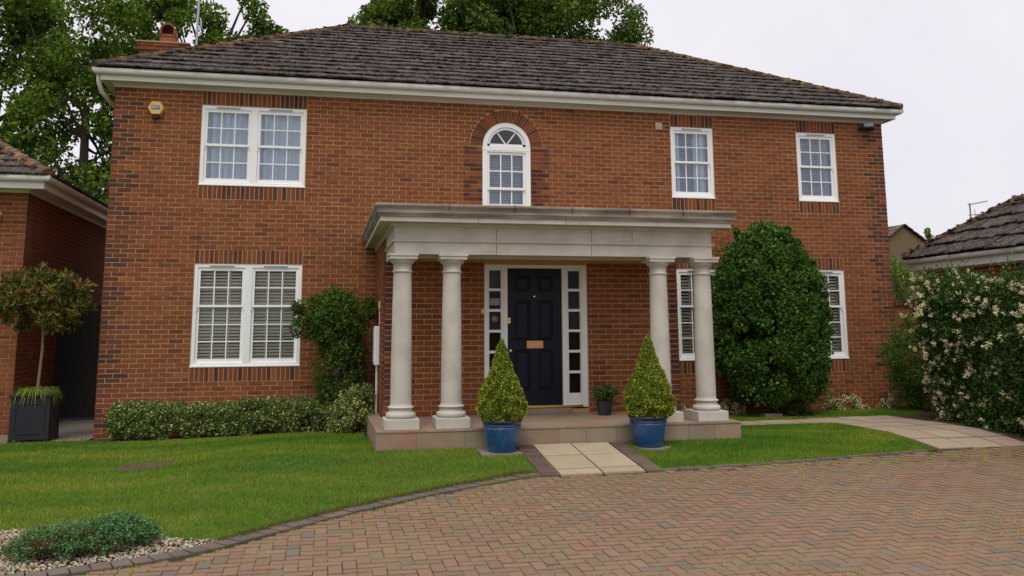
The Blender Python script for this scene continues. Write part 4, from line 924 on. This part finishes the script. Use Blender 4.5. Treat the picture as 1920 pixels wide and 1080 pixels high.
mb = MB(); mp = []; tile_slope(mb, mp, (X0_, Yn, 2.96), (0, -1, 0), (math.cos(pg), 0, math.sin(pg)), S3, lambda s: hw*s/S3, lambda s: 8+2*e_-hw*s/S3, gauge=.40, rag=1.5)
tile_slope(mb, None, (X1_, Yn, 2.96), (-1, 0, 0), (0, -math.cos(pg), math.sin(pg)), S3, lambda s: hw*s/S3, lambda s: 2*hw-hw*s/S3)
rf = mb.build('roof', M_tile, gr); mb = MB(); blobs(mb, mp, .02, .05, MOSSP); tag(mb.build('roof_moss', M_moss, rf), kind='stuff')
V = [(X0_, Yn, 2.95), (X1_, Yn, 2.95), (X1_, Yf, 2.95), (X0_, Yf, 2.95), (X0_+hw, Yn-hw, rz-.01), (X0_+hw, Yf+hw, rz-.01)]
MB().add(V, [[0, 1, 4], [1, 2, 5, 4], [2, 3, 5], [3, 0, 4, 5]], (.1, .08, .075)).build('roof_deck', M_tile, rf)
mb = MB(); hm = []; hip_tiles(mb, (X0_+.02, Yn-.02, 3.0), (X0_+hw, Yn-hw, rz+.03), moss=hm); hip_tiles(mb, (X0_+hw, Yn-hw, rz+.03), (X0_+hw, Yf+hw, rz+.03), moss=hm); mb.build('ridge_tiles', M_hip, rf)
mb = MB(); blobs(mb, hm, .02, .05, MOSSP); tag(mb.build('ridge_moss', M_moss, rf), kind='stuff')

fh = thing('gable_house', 'distant tan gabled house beyond the right corner of the brick house', 'house', (30, 22, 0))
mb = MB(); V = [(25.5, 20, -.2), (32.5, 20, -.2), (32.5, 20, 3.74), (28.96, 20, 6.12), (25.5, 20, 3.74)]; V2 = [(x, 29, z) for x, y, z in V]
mb.add(V+V2, [[0, 1, 2, 3, 4], [9, 8, 7, 6, 5], [0, 4, 9, 5], [1, 6, 7, 2], [4, 3, 8, 9], [3, 2, 7, 8]]); mb.build('wall', M_tan, fh)
mb = MB(); pa = math.atan2(2.45, 3.55); Sf = 4.6
tile_slope(mb, None, (28.96-Sf*math.cos(pa), 29.2, 6.2-Sf*math.sin(pa)), (0, -1, 0), (math.cos(pa), 0, math.sin(pa)), Sf, lambda s: 0, lambda s: 9.35, gauge=.32, tw=.4)
tile_slope(mb, None, (28.96+Sf*math.cos(pa), 19.85, 6.2-Sf*math.sin(pa)), (0, 1, 0), (-math.cos(pa), 0, math.sin(pa)), Sf, lambda s: 0, lambda s: 9.35, gauge=.32, tw=.4)
mb.build('roof', mat('brown_roof', (1.6, 1.3, 1.1), tint=True, rough=.9), fh)
MB().tube([(28.96, 23, 6.1), (28.96, 23, 6.45)], .07, 8).build('flue', M_dark, fh)
an = thing('tv_aerial', 'television aerial with two arms against the sky above the garage roof', 'aerial', (22.5, 8, 0))
mb = MB(); mb.tube([(22.5, 8, 0), (22.5, 8, 5.33)], .022, 8); mb.build('mast', M_lead, an)
mb = MB()
for z_, L_, dz_ in ((5.30, .62, .12), (4.98, .60, .06)):
    mb.tube([(22.42, 8, z_-.02), (22.5+L_, 8.0, z_+dz_)], .010, 6)
    for i in range(6): xx = 22.62+L_*i/7; zz = z_+dz_*(i/7); mb.tube([(xx, 7.88, zz), (xx, 8.12, zz)], .005, 4)
mb.tube([(22.66, 8, 4.86), (22.66, 8, 5.16)], .008, 4); mb.build('arms', M_lead, an)

# ------------------------------------------------------------ foliage
def unit(n): v = rng.normal(size=(n, 3)); return v/np.linalg.norm(v, axis=1)[:, None]
def leaves(mb, P, N, size, asp, cols, spread=.9, fold=.25, up=0.):
    """leaf quads at P, growing roughly along N"""
    n = len(P); d = N+rng.normal(0, spread, (n, 3)); d[:, 2] += up; d /= np.linalg.norm(d, axis=1)[:, None]
    r = np.cross(d, N+rng.normal(0, .6, (n, 3))); r /= np.linalg.norm(r, axis=1)[:, None]+1e-9; q = np.cross(r, d)
    L_ = (size*rng.uniform(.65, 1.3, n))[:, None]; W = L_*asp*.5
    V = np.empty((n, 4, 3)); V[:, 0] = P-d*L_*.5; V[:, 1] = P+r*W+q*W*fold; V[:, 2] = P+d*L_*.5; V[:, 3] = P-r*W+q*W*fold
    mb.add(V.reshape(-1, 3), np.arange(4*n).reshape(-1, 4), np.repeat(cols, 4, axis=0))
def colours(n, pal, w=None, v=.25): return np.array(pal)[rng.choice(len(pal), n, p=w)]*rng.uniform(1-v, 1+v, (n, 1))
def clumpy(mb, clumps, per, size, asp, pal, w=None, spread=.9, up=0., v=.25, inner=.25, hue=.12):
    """clumps: n×4 centre+radius"""
    C = np.asarray(clumps); n = len(C)*per; idx = np.repeat(np.arange(len(C)), per); d = unit(n)
    rr = C[idx, 3]*np.where(rng.random(n) < inner, rng.uniform(.2, .85, n), rng.uniform(.85, 1.12, n))
    P = C[idx, :3]+d*rr[:, None]; tone = rng.normal(1, hue, (len(C), 1))[idx]
    leaves(mb, P, d, size, asp, colours(n, pal, w, v)*tone, spread, up=up)
def ellipsoid_clumps(c, r, k, rc, rcv=.3, shell=.75, zmin=None, low=0):
    d = unit(k); rad = rng.uniform(shell, 1., k)[:, None]; P = np.array(c)+d*rad*np.array(r)
    q = np.c_[P, rc*rng.uniform(1-rcv, 1+rcv, k)]
    if zmin is not None: q = q[q[:, 2] > zmin]
    return q
def limbs(mb, base, top, tips, r0, col=(1, 1, 1)):
    base = Vector(base); top = Vector(top); mb.tube([base, base.lerp(top, .5)+Vector((random.uniform(-.1, .1), random.uniform(-.1, .1), 0)), top], [r0, r0*.75, r0*.5], 10)
    for t in tips:
        t = Vector(t); s = base.lerp(top, random.uniform(.45, 1.)); L_ = (t-s).length; mb.tube([s, s.lerp(t, .3)+Vector((random.gauss(0, .06)*L_, 0, -.06*L_)), s.lerp(t, .65)+Vector((random.gauss(0, .05)*L_, 0, random.gauss(0, .05)*L_)), t], [r0*.30, r0*.2, r0*.12, r0*.04], 6, cap=False)

def tree(name, label, base, top, ells, leaf, per, pal, w=None, rc=.6, r0=.3, group=None, extra=None, asp=.8):
    t = thing(name, label, 'tree', base, group)
    cl = np.concatenate([ellipsoid_clumps(c, r, k, rc) for c, r, k in ells])
    mb = MB(); clumpy(mb, cl, per, leaf, asp, pal, w, spread=.8, up=-.15, inner=.35, hue=.18)
    if extra is not None: clumpy(mb, np.array(extra), per, leaf, asp, pal, w, spread=.8, up=-.15, inner=.4)
    mb.build('crown', M_tree, t)
    tips = cl[rng.choice(len(cl), min(20, len(cl)), replace=False), :3]
    mb = MB(); limbs(mb, base, top, [tuple(p) for p in tips], r0)
    if extra is not None:
        for e in extra: m_ = Vector(top).lerp(Vector(e[:3]), .6); mb.tube([Vector(top), m_, Vector(e[:3])], [.07, .05, .02], 6)
    mb.build('trunk', M_bark, t); return t
TG = [(.095, .185, .035), (.14, .25, .045), (.06, .125, .028), (.20, .32, .055), (.04, .085, .022)]
tree('broadleaf_tree', 'tall broadleaf tree at the far left rising over the neighbouring roof', (-7.2, 14, 0), (-6.6, 14, 9), [((-7.4, 13, 9.5), (3.2, 2.4, 4.2), 100), ((-8.0, 12, 13), (3, 2.4, 2.6), 40), ((-6.8, 12, 6.3), (1.9, 2, 1.7), 24)], .125, 330, TG, rc=.60, r0=.30)
tree('broadleaf_tree', 'broadleaf tree filling the gap between the neighbouring roof and the left eaves', (-3.4, 11.5, 0), (-3.4, 11.5, 8), [((-3.6, 11.5, 6.6), (1.9, 1.5, 3.4), 72), ((-4.2, 11, 10.1), (2.0, 1.6, 1.5), 24)], .12, 330, TG, rc=.50, r0=.2)
tree('broadleaf_tree', 'broadleaf tree directly behind the brick chimney', (-.6, 14, 0), (-.6, 14, 9), [((-1.5, 13.6, 10.6), (1.7, 1.6, 1.7), 56), ((.15, 13.6, 10.2), (.75, 1.0, .62), 13), ((-1.8, 14, 13.1), (1.9, 1.6, 1.2), 20)], .12, 330, TG, rc=.46, r0=.22,
     extra=[(.75, 13, 12.3, .40), (.95, 13, 11.8, .42), (1.15, 13, 11.35, .40), (1.45, 13, 11.0, .38), (1.75, 13, 10.85, .36), (1.15, 13, 10.8, .36), (2.05, 13, 10.75, .26)])
tree('broadleaf_tree', 'rounded tree top showing above the left part of the ridge', (5.8, 16, 0), (5.8, 16, 10), [((5.55, 15.8, 12.25), (1.25, 1.3, 1.0), 42), ((6.0, 15.8, 13.4), (1.0, 1.2, .7), 16)], .12, 340, [(.09, .17, .04), (.14, .24, .055), (.055, .11, .028), (.20, .29, .075)], rc=.42, r0=.22)
tree('broadleaf_tree', 'wide dark tree top above the middle and right part of the ridge', (11, 16.5, 0), (11, 16.5, 11), [((9.3, 15.8, 12.8), (1.9, 1.6, 1.4), 58), ((12.5, 15.8, 12.7), (2.5, 1.7, 1.6), 76), ((11.0, 16, 14.6), (3.3, 2, 1.2), 44)], .125, 350, [(.07, .135, .032), (.11, .19, .045), (.042, .085, .022), (.16, .25, .055)], rc=.52, r0=.42)
tree('young_tree', 'tip of a young tree showing just above the garage roof', (20.6, 7.5, 0), (20.6, 7.5, 4.4), [((20.6, 7.5, 3.3), (.5, .5, .7), 20), ((20.62, 7.5, 4.15), (.10, .10, .35), 8)], .09, 40, TG, rc=.09, r0=.06)

def shrub(name, label, cat, base, clumps, leaf, per, pal, w=None, asp=.5, stem=.04, group=None, spread=.9, up=0., m=None, inner=.25, stems=12, extra=None, v=.25):
    t = thing(name, label, cat, base, group); mb = MB(); clumpy(mb, clumps, per, leaf, asp, pal, w, spread, up, inner=inner, v=v)
    if extra: extra(mb)
    mb.build('foliage', m or M_leaf, t); mb = MB(); base = Vector(base)
    for c in clumps[rng.choice(len(clumps), min(stems, len(clumps)), replace=False)]:
        c = Vector(c[:3]); mb.tube([base+Vector((random.uniform(-.06, .06), random.uniform(-.06, .06), -.02)), base.lerp(c, .5)+Vector((random.uniform(-.05, .05), 0, 0)), c], [stem, stem*.6, stem*.25], 6)
    mb.build('stem', M_bark, t); return t
# tall clipped bush on the right
GB = [(.045, .115, .026), (.070, .165, .036), (.028, .075, .018), (.11, .23, .050)]
n = 420; th = rng.uniform(0, 2*math.pi, n); zz = rng.uniform(0, 1, n)
prof = lambda t: np.interp(t, [0, .06, .2, .45, .7, .85, .94, 1], [.55, .82, .97, 1.0, .90, .66, .42, .12])
r_ = prof(zz); cl = np.c_[10.93+.90*r_*np.cos(th)-.02*(zz-.4), -.88+.74*r_*np.sin(th), .50+zz*2.80, rng.uniform(.11, .19, n)]
cl = np.r_[cl, np.c_[rng.uniform(10.3, 11.55, 90), rng.uniform(-1.3, -.4, 90), rng.uniform(.5, 2.9, 90), np.full(90, .25)]]
spr = np.array([(10.45, -.8, 3.22, .08), (10.40, -.8, 3.30, .05), (10.55, -.85, 3.15, .08), (11.35, -.85, 3.33, .07), (11.5, -.9, 3.1, .07), (10.0, -.9, 1.8, .07), (11.75, -.9, .95, .07)])
n = 46; zz = rng.uniform(.1, .97, n); th = rng.uniform(-math.pi, 0.4, n); r_ = prof(zz)*1.13; spr = np.r_[spr, np.c_[10.93+.90*r_*np.cos(th), -.88+.74*r_*np.sin(th), .55+zz*2.82, rng.uniform(.03, .07, n)]]
shrub('clipped_bush', 'tall rounded dark green bush against the right half of the front wall', 'bush', (11.0, -.85, .15), np.r_[cl, spr], .060, 165, GB, asp=.55, stem=.05, inner=.3)
# climber / shrub left of the porch
n = 150; d = unit(n); c1 = np.c_[3.58+.50*d[:, 0]*rng.uniform(.4, 1.05, n), -.55+.35*d[:, 1], 1.80+.40*d[:, 2]*rng.uniform(.8, 1.1, n), rng.uniform(.06, .16, n)]
n = 110; d = unit(n); c2 = np.c_[3.70+.36*d[:, 0]*rng.uniform(.4, 1.1, n), -.55+.30*d[:, 1], 1.05+.66*d[:, 2], rng.uniform(.07, .17, n)]
n = 26; c3 = np.c_[rng.uniform(2.95, 3.25, n), rng.uniform(-.8, -.5, n), rng.uniform(1.55, 2.1, n), rng.uniform(.05, .10, n)]; c4 = np.c_[rng.uniform(4.0, 4.16, 14), rng.uniform(-.8, -.4, 14), rng.uniform(1.6, 2.15, 14), rng.uniform(.05, .09, 14)]
c5 = np.c_[rng.uniform(3.4, 4.0, 30), rng.uniform(-.85, -.35, 30), rng.uniform(.25, .65, 30), rng.uniform(.12, .2, 30)]
shrub('wall_shrub', 'loose dark green shrub between the shuttered window and the porch', 'shrub', (3.7, -.5, .05), np.r_[c1, c2, c3, c4, c5], .052, 85, [(.05, .12, .026), (.08, .165, .034), (.030, .075, .020), (.13, .22, .045)], asp=.42, stem=.035)
# low hedge with pale-edged leaves
n = 480; hx_ = rng.uniform(.42, 3.55, n); side = rng.random(n) < .5
hy = np.where(side, -.66+rng.normal(0, .03, n), rng.uniform(-.62, -.12, n)); hz = np.where(side, rng.uniform(.08, .46, n), .46+rng.normal(0, .02, n)+.03*np.sin(hx_*3)); 
lf = np.c_[.40+rng.normal(0, .03, 40), rng.uniform(-.6, -.15, 40), rng.uniform(.08, .42, 40)]
cl = np.c_[np.r_[np.c_[hx_, hy, hz], lf], rng.uniform(.05, .09, n+40)]
shrub('low_hedge', 'low variegated hedge running along the wall under the shuttered window', 'hedge', (2, -.4, .02), cl, .040, 95, [(.085, .17, .045), (.13, .23, .07), (.33, .40, .24), (.045, .10, .03), (.55, .58, .42)], [.30, .24, .18, .17, .11], asp=.55, stem=.012, stems=40)
# variegated bush beside the step
cl = ellipsoid_clumps((3.98, -1.22, .34), (.44, .42, .42), 150, .075, shell=.6, zmin=.02); cl = cl[(cl[:, 0] < 4.16) | (cl[:, 1] > -1.0)]
shrub('variegated_bush', 'rounded cream and green variegated bush at the left side of the porch step', 'bush', (4.0, -1.15, .08), cl, .045, 110, [(.10, .19, .06), (.40, .45, .26), (.55, .56, .38), (.06, .11, .04)], [.34, .26, .2, .2], asp=.5, stem=.015)
# small flowering plants at the wall base
for (x, y, r, lab) in ((12.36, -.38, .19, 'small cream flowered plant at the wall under the bush hidden window'), (12.74, -.38, .24, 'cream flowered plant at the wall, the middle one of the right row'), (13.46, -.36, .23, 'cream flowered plant at the wall nearest the right corner of the house'), (10.30, -.55, .23, 'cream flowered plant just right of the outer porch column'), (9.30, -.75, .20, 'cream flowered plant seen between the two right porch columns'), (11.15, -1.3, .2, 'small dark low plant in front of the tall clipped bush')):
    cl = ellipsoid_clumps((x, y, .22), (r*1.1, r*.8, r*.85), 34, .05, shell=.4, zmin=.1); flw = 'cream' in lab
    shrub('bedding_plant', lab, 'plant', (x, y, .16), cl, .038, 55, [(.08, .15, .05), (.16, .23, .09), (.74, .72, .60), (.84, .80, .70)] if flw else [(.03, .07, .02), (.05, .09, .035)], [.24, .20, .28, .28] if flw else None, asp=.5, stem=.008, stems=6, group='low plants along the wall' if flw else None)
# dark shrub in the corner by the garden wall
cl = np.r_[ellipsoid_clumps((13.55, -1.05, 1.05), (.50, .5, .72), 110, .14, shell=.55), ellipsoid_clumps((13.7, -1.0, .5), (.40, .5, .40), 50, .14, shell=.5, zmin=.2)]
shrub('corner_shrub', 'soft green shrub between the house corner and the flowering hedge', 'shrub', (13.6, -1.0, .18), cl, .050, 85, [(.055, .145, .028), (.085, .20, .036), (.038, .10, .022)], asp=.35, stem=.02)
cl = ellipsoid_clumps((15.0, 1.5, 2.35), (.62, .6, .70), 80, .14, shell=.5)
shrub('garden_shrub', 'bright green shrub rising behind the garden wall', 'shrub', (15.0, 1.6, 0), cl, .06, 80, [(.09, .21, .045), (.15, .30, .06), (.45, .48, .30)], [.5, .42, .08], asp=.4, stem=.03)
# flowering hedge on the right
n = 1150; f = rng.random(n); P = []
yy = rng.uniform(-6.6, -2.6, n); zz = rng.uniform(.25, 2.30, n)
P = np.c_[12.74+.10*np.sin(yy*2.1+zz*2)+.12*np.sin(zz*3.1)-.12*(zz > 1.8)+rng.normal(0, .05, n), yy, zz]
n2 = 420; th = rng.uniform(-math.pi/2, math.pi, n2); P2 = np.c_[13.2+.62*np.cos(th+math.pi/2+.3)*1.0, -2.25+.42*np.abs(np.sin(th)), rng.uniform(.25, 2.4, n2)]
P2 = np.c_[rng.uniform(12.82, 13.7, n2), -2.60+rng.normal(0, .07, n2), rng.uniform(.25, 2.25, n2)]; P2[:, 1] += .10*np.sin(P2[:, 2]*2.2)+np.where(P2[:, 2] > 1.4, .20, -.05)
n3 = 420; P3 = np.c_[rng.uniform(12.76, 13.6, n3), rng.uniform(-6.6, -2.55, n3), 2.30+rng.normal(0, .06, n3)]
P3[:, 2] += .10*np.sin(P3[:, 1]*2.3)-.13*np.clip(-P3[:, 1]-3.2, 0, 9)-.22*np.clip(P3[:, 0]-13.1, 0, 1)
P[:, 2] -= .10*np.clip(-P[:, 1]-3.2, 0, 9)*(P[:, 2] > 1.6)
ALLP = np.r_[P, P2, P3]; cl = np.c_[ALLP, rng.uniform(.10, .19, len(ALLP))]
core = np.c_[rng.uniform(12.9, 13.6, 260), rng.uniform(-6.5, -2.65, 260), rng.uniform(.3, 2.1, 260), np.full(260, .28)]
fhd = shrub('flowering_hedge', 'tall climbing hedge covered in cream flower clusters at the right edge', 'hedge', (13.2, -3.5, .2), np.r_[cl, core], .055, 85, [(.038, .095, .022), (.062, .14, .030), (.022, .055, .016), (.10, .19, .04)], [.34, .26, .28, .12], asp=.45, stem=.03, stems=30)
mb = MB(); sp = ALLP[rng.random(len(ALLP)) < (.13+.10*(ALLP[:, 2] > 1.7)+.22*(ALLP[:, 1] > -2.95)+.08*(ALLP[:, 2] < .9)*(ALLP[:, 1] > -3.4))]
fc = []
for q in sp:
    o_ = rng.normal(0, 1, 3); o_ = np.array([-abs(o_[0])-.6, o_[1]*.5, o_[2]*.5+.25*(q[2] > 2.2)]); o_ /= np.linalg.norm(o_); fc.append(q+o_*rng.uniform(.13, .20))
fc = np.array(fc)
cl = np.repeat(fc, 4, axis=0)+rng.normal(0, .038, (len(fc)*4, 3)); cl = np.c_[cl, rng.uniform(.018, .038, len(cl))]
idxw = np.repeat(rng.random(len(fc)) < .5, 4)
clumpy(mb, cl[idxw], 16, .024, .85, [(.86, .80, .50), (.78, .74, .40), (.90, .86, .62)], spread=.6, inner=.3, v=.1)
clumpy(mb, cl[~idxw], 16, .024, .85, [(.82, .72, .46), (.78, .63, .40), (.86, .80, .58)], spread=.6, inner=.3, v=.12)
mb.build('flowers', M_petal, fhd)
# stray shoots above the hedge
mb = MB()
for _ in range(26):
    b = Vector((random.uniform(12.6, 13.3), random.uniform(-4.6, -2.2), 2.45)); tpt = b+Vector((random.uniform(-.15, .15), random.uniform(-.15, .15), random.uniform(.1, .32)))
    k_ = 9; P_ = np.array([b.lerp(tpt, i/k_)+Vector((random.gauss(0, .02),)*3) for i in range(k_)]); leaves(mb, P_, np.tile([0, 0, 1.], (k_, 1)), .05, .4, colours(k_, TG), .8)
tag(mb.build('shoots', M_leaf, fhd), kind='stuff')

# juniper
JC = (1.68, -7.34); JZ = float(hgt(1.68, -7.34))
n = 620; a_ = rng.uniform(0, 6.28, n); rr = np.sqrt(rng.random(n)); jl = .49*rr*np.cos(a_); jw = .25*rr*np.sin(a_); jx = JC[0]+jl*.91-jw*.41; jy = JC[1]+jl*.41+jw*.91
# long axis follows the gravel bed
hgt_j = .15*np.sqrt(np.clip(1-rr**2, 0, 1))*(1+.35*np.sin(jx*9)*np.sin(jy*8))+.02
t = thing('juniper', 'low spreading blue green juniper on the gravel bed', 'shrub', (JC[0], JC[1], JZ)); mb = MB()
for i in range(n):
    d0 = np.array([math.cos(a_[i]), math.sin(a_[i]), .35+.9*(1-rr[i])]); d0 = d0+rng.normal(0, .35, 3); d0 /= np.linalg.norm(d0)
    k_ = 60; s_ = rng.uniform(0, 1, k_); Lb = rng.uniform(.05, .10)
    side = np.cross(d0, [0, 0, 1]); P_ = np.array([jx[i], jy[i], JZ+hgt_j[i]*.75])+d0*(s_*Lb)[:, None]+rng.normal(0, .016, (k_, 3)); P_[:, 2] += .02*s_
    c = colours(k_, [(.075, .175, .07), (.11, .24, .095), (.045, .115, .05), (.16, .31, .12)], v=.2)*(.75+.5*s_[:, None])
    if rng.random() < (.22 if jy[i] < JC[1]-.1 else .02): c = colours(k_, [(.20, .11, .06), (.13, .08, .045)])
    leaves(mb, P_, np.tile(d0, (k_, 1)), .022, .45, c, .6)
mb.build('foliage', M_needle, t)
mb = MB()
for i in range(40): q = random.randrange(n); mb.tube([(JC[0]+random.uniform(-.1, .1), JC[1]+random.uniform(-.08, .08), JZ-.01), (jx[q]*.6+JC[0]*.4, jy[q]*.6+JC[1]*.4, JZ+.05), (jx[q], jy[q], JZ+hgt_j[q]*.7)], [.008, .006, .003], 5)
mb.build('branch', M_bark, t)
mb = MB(); mb.tube([(1.42, -7.02, .02), (1.50, -7.02, .09), (1.60, -7.03, .19)], [.008, .006, .003], 5); mb.tube([(1.40, -7.03, .02), (1.50, -7.04, .05)], .007, 5)
o = mb.build('dead_stick', mat('dead_wood', (.38, .24, .14), rough=.9)); tag(o, 'dry bent stick behind the juniper', 'stick')

# conical box trees in blue pots
def pot(cx, cy, z0, R0, R1, Hh, label):
    t = thing('glazed_pot', label, 'plant pot', (cx, cy, z0))
    pr = [(R0*.96, z0), (R0, z0+.01), (R0+(R1-R0)*.35, z0+Hh*.35), (R0+(R1-R0)*.75, z0+Hh*.72)]; MB().lathe(pr+[(R1*.93, z0+Hh*.80)], cx, cy, 48).build('body', M_glaze, t, smooth=True)
    pr = [(R1*.93, z0+Hh*.79), (R1*.96, z0+Hh*.81), (R1*.955, z0+Hh*.835), (R1*.93, z0+Hh*.85), (R1*.95, z0+Hh*.88), (R1, z0+Hh*.93), (R1*1.02, z0+Hh*.97), (R1, z0+Hh), (R1*.9, z0+Hh), (R1*.88, z0+Hh*.9), (.01, z0+Hh*.88)]
    MB().lathe(pr, cx, cy, 48, cap=False).build('rim', M_glaze_dark, t, smooth=True)
    MB().lathe([(.005, z0+Hh*.93), (R1*.87, z0+Hh*.92)], cx, cy, 24, cap=False).build('compost', M_soil, t); return t
def cone_tree(cx, cy, z0, z1, R, label, seed):
    t = thing('conical_topiary', label, 'topiary', (cx, cy, z0)); mb = MB(); n = 26000; H_ = z1-z0
    tz = 1-np.sqrt(rng.random(n)); tz = np.clip(tz+rng.normal(0, .02, n), 0, 1); th = rng.uniform(0, 6.2832, n)
    pr = np.interp(tz, [0, .05, .15, .3, .45, .6, .75, .9, 1], [.72, .88, 1.0, .93, .75, .50, .33, .20, .05])
    lump = 1+.07*np.sin(th*5+tz*14+seed)+.05*np.sin(th*9-tz*21+seed*2)+.04*np.sin(tz*40+th*3); dep = 1-np.abs(rng.normal(0, .10, n))+(rng.random(n) < .07)*rng.uniform(0, .13, n)
    rr = R*pr*lump*dep; P = np.c_[cx+rr*np.cos(th), cy+rr*np.sin(th), z0+tz*H_]; N = np.c_[np.cos(th), np.sin(th), np.full(n, .55)]
    tip = (dep > 1) | (rng.random(n) < .35); c = np.where(tip[:, None], colours(n, [(.34, .43, .06), (.42, .47, .07), (.26, .37, .055)]), colours(n, [(.11, .20, .035), (.16, .26, .042), (.07, .14, .028)]))
    o_ = (rng.random(n) < .03) & (tz < .35); c[o_] = np.array([.26, .14, .03]); leaves(mb, P, N, .027, .62, c, .7)
    mb.build('foliage', M_leaf, t); MB().tube([(cx, cy, z0-.08), (cx, cy, z1-.1)], [.02, .006], 8).build('stem', M_bark, t); return t
zc = .179
pot(5.54, -4.22, zc, .17, .245, .375, 'blue glazed pot left of the entrance path'); pot(7.40, -4.22, zc, .17, .245, .375, 'blue glazed pot right of the entrance path')
cone_tree(5.54, -4.22, zc+.35, 1.50, .285, 'conical clipped box tree in the left blue pot', 0); cone_tree(7.42, -4.22, zc+.35, 1.545, .300, 'conical clipped box tree in the right blue pot', 2)
MB().prism([(5.26, -4.40), (5.755, -4.40), (5.755, -3.97), (5.26, -3.97)], .08, .178).build('paving_slab', M_concrete); tag(bpy.context.scene.objects['paving_slab'], 'grey slab under the left blue pot', 'slab')
o = MB().lathe([(.235, .08), (.235, .178)], 7.44, -4.22, 32).build('stone_disc', M_concrete); tag(o, 'round stone slab under the right blue pot', 'slab')
# small pot by the door
t = thing('small_pot', 'small dark pot on the porch floor right of the front door', 'plant pot', (7.32, -2.72, FZ))
MB().lathe([(.085, FZ+.001), (.12, FZ+.185), (.125, FZ+.20), (.11, FZ+.20), (.105, FZ+.17), (.01, FZ+.165)], 7.32, -2.72, 24).build('body', mat('dark_pot', (.03, .03, .035), rough=.5, noise=(9, .6, (.10, .09, .09), .45, .75, (1, 1, .2))), t)
shrub('potted_plant', 'leafy green plant in the small dark pot by the door', 'plant', (7.32, -2.72, FZ+.18), ellipsoid_clumps((7.33, -2.72, FZ+.29), (.17, .15, .11), 30, .05, shell=.4), .045, 45, [(.04, .09, .03), (.06, .13, .04), (.12, .19, .08)], asp=.55, stem=.006)
# black cube planter with a standard tree
t = thing('cube_planter', 'black panelled cube planter on gravel at the left building corner', 'planter', (-.80, -.15, .03)); q0 = (-1.07, -.53, -.40, .14)
mb = MB(); mb.box(-1.07, -.53, -.40, .14, .045, .66); mb.box(-1.09, -.51, -.42, .16, .661, .70); mb.build('box', M_black, t, bevel=.006)
mb = MB()
for s_ in (0, 1):
    F_ = [(-1.01, -.59, .13, .58)]
    for (a0, a1, b0, b1) in F_:
        w_ = .022
        for r4 in ((a0+.06, a1-.06, b0, b0+w_), (a0+.06, a1-.06, b1-w_, b1), (a0, a0+w_, b0+.06, b1-.06), (a1-w_, a1, b0+.06, b1-.06)):
            if s_ == 0: mb.box(r4[0], r4[1], -.412, -.4005, r4[2], r4[3])
            else: mb.box(-.5295, -.518, r4[0]+.67, r4[1]+.67, r4[2], r4[3])
mb.build('panel_moulding', M_black, t, bevel=.002)
for x, y in ((-1.05, -.38), (-.55, -.38), (-1.05, .12), (-.55, .12)): MB().tube([(x, y, 0), (x, y, .045)], .03, 10).build('foot', M_black, t)
t = thing('standard_tree', 'lollipop shaped red tipped tree growing in the black cube planter', 'tree', (-.80, -.13, .66))
cl = np.r_[ellipsoid_clumps((-.84, -.13, 2.10), (.70, .55, .46), 105, .11, rcv=.5, shell=.5)]; mb = MB()
clumpy(mb, cl, 58, .105, .36, [(.08, .135, .035), (.14, .18, .05), (.045, .08, .024), (.28, .12, .075), (.24, .19, .07)], [.26, .24, .20, .14, .16], spread=.7, up=.25, inner=.3)
mb.build('crown', M_leaf, t)
mb = MB(); mb.tube([(-.80, -.13, .66), (-.785, -.13, 1.0), (-.77, -.13, 1.35), (-.78, -.13, 1.75)], [.024, .021, .020, .018], 10)
for c in cl[rng.choice(len(cl), 26, replace=False)]: mb.tube([(-.78, -.13, 1.68), tuple(Vector((-.78, -.13, 1.8)).lerp(Vector(c[:3]), .5)), tuple(c[:3])], [.010, .007, .003], 5)
mb.build('trunk', mat('pale_bark', (.26, .19, .12), rough=.9, noise=(14, .5, (.14, .1, .07))), t)
t = thing('trailing_grass', 'trailing green and yellow grass spilling over the black planter rim', 'plant', (-.80, -.13, .70)); mb = MB()
for _ in range(520):
    a0 = random.uniform(0, 6.283); r0_ = random.uniform(0, .24); b = Vector((-.80+r0_*math.cos(a0), -.13+r0_*math.sin(a0), .70)); Lg = random.uniform(.06, .22); dr = Vector((math.cos(a0), math.sin(a0), 0)); w_ = .007; sd_ = Vector((-math.sin(a0), math.cos(a0), 0))*w_
    pts = [b, b+dr*Lg*.45+Vector((0, 0, random.uniform(.03, .10))), b+dr*Lg*.85+Vector((0, 0, random.uniform(-.08, .04))), b+dr*Lg+Vector((0, 0, random.uniform(-.20, .04)))]
    V = []
    for i, p in enumerate(pts): k_ = (1, .9, .7, .1)[i]; V += [tuple(p-sd_*k_), tuple(p+sd_*k_)]
    mb.add(V, [[0, 1, 3, 2], [2, 3, 5, 4], [4, 5, 7, 6]], np.array(random.choice([(.12, .22, .04), (.20, .30, .06), (.07, .14, .03), (.26, .30, .08)])))
mb.build('blades', M_leaf, t)
# marker slab in the back lawn
o = MB().prism([(10.55, -1.28), (10.85, -1.28), (10.85, -1.10), (10.55, -1.10)], .15, .222).build('lawn_slab', M_concrete); tag(o, 'small pale slab set in the grass strip by the clipped bush', 'slab')
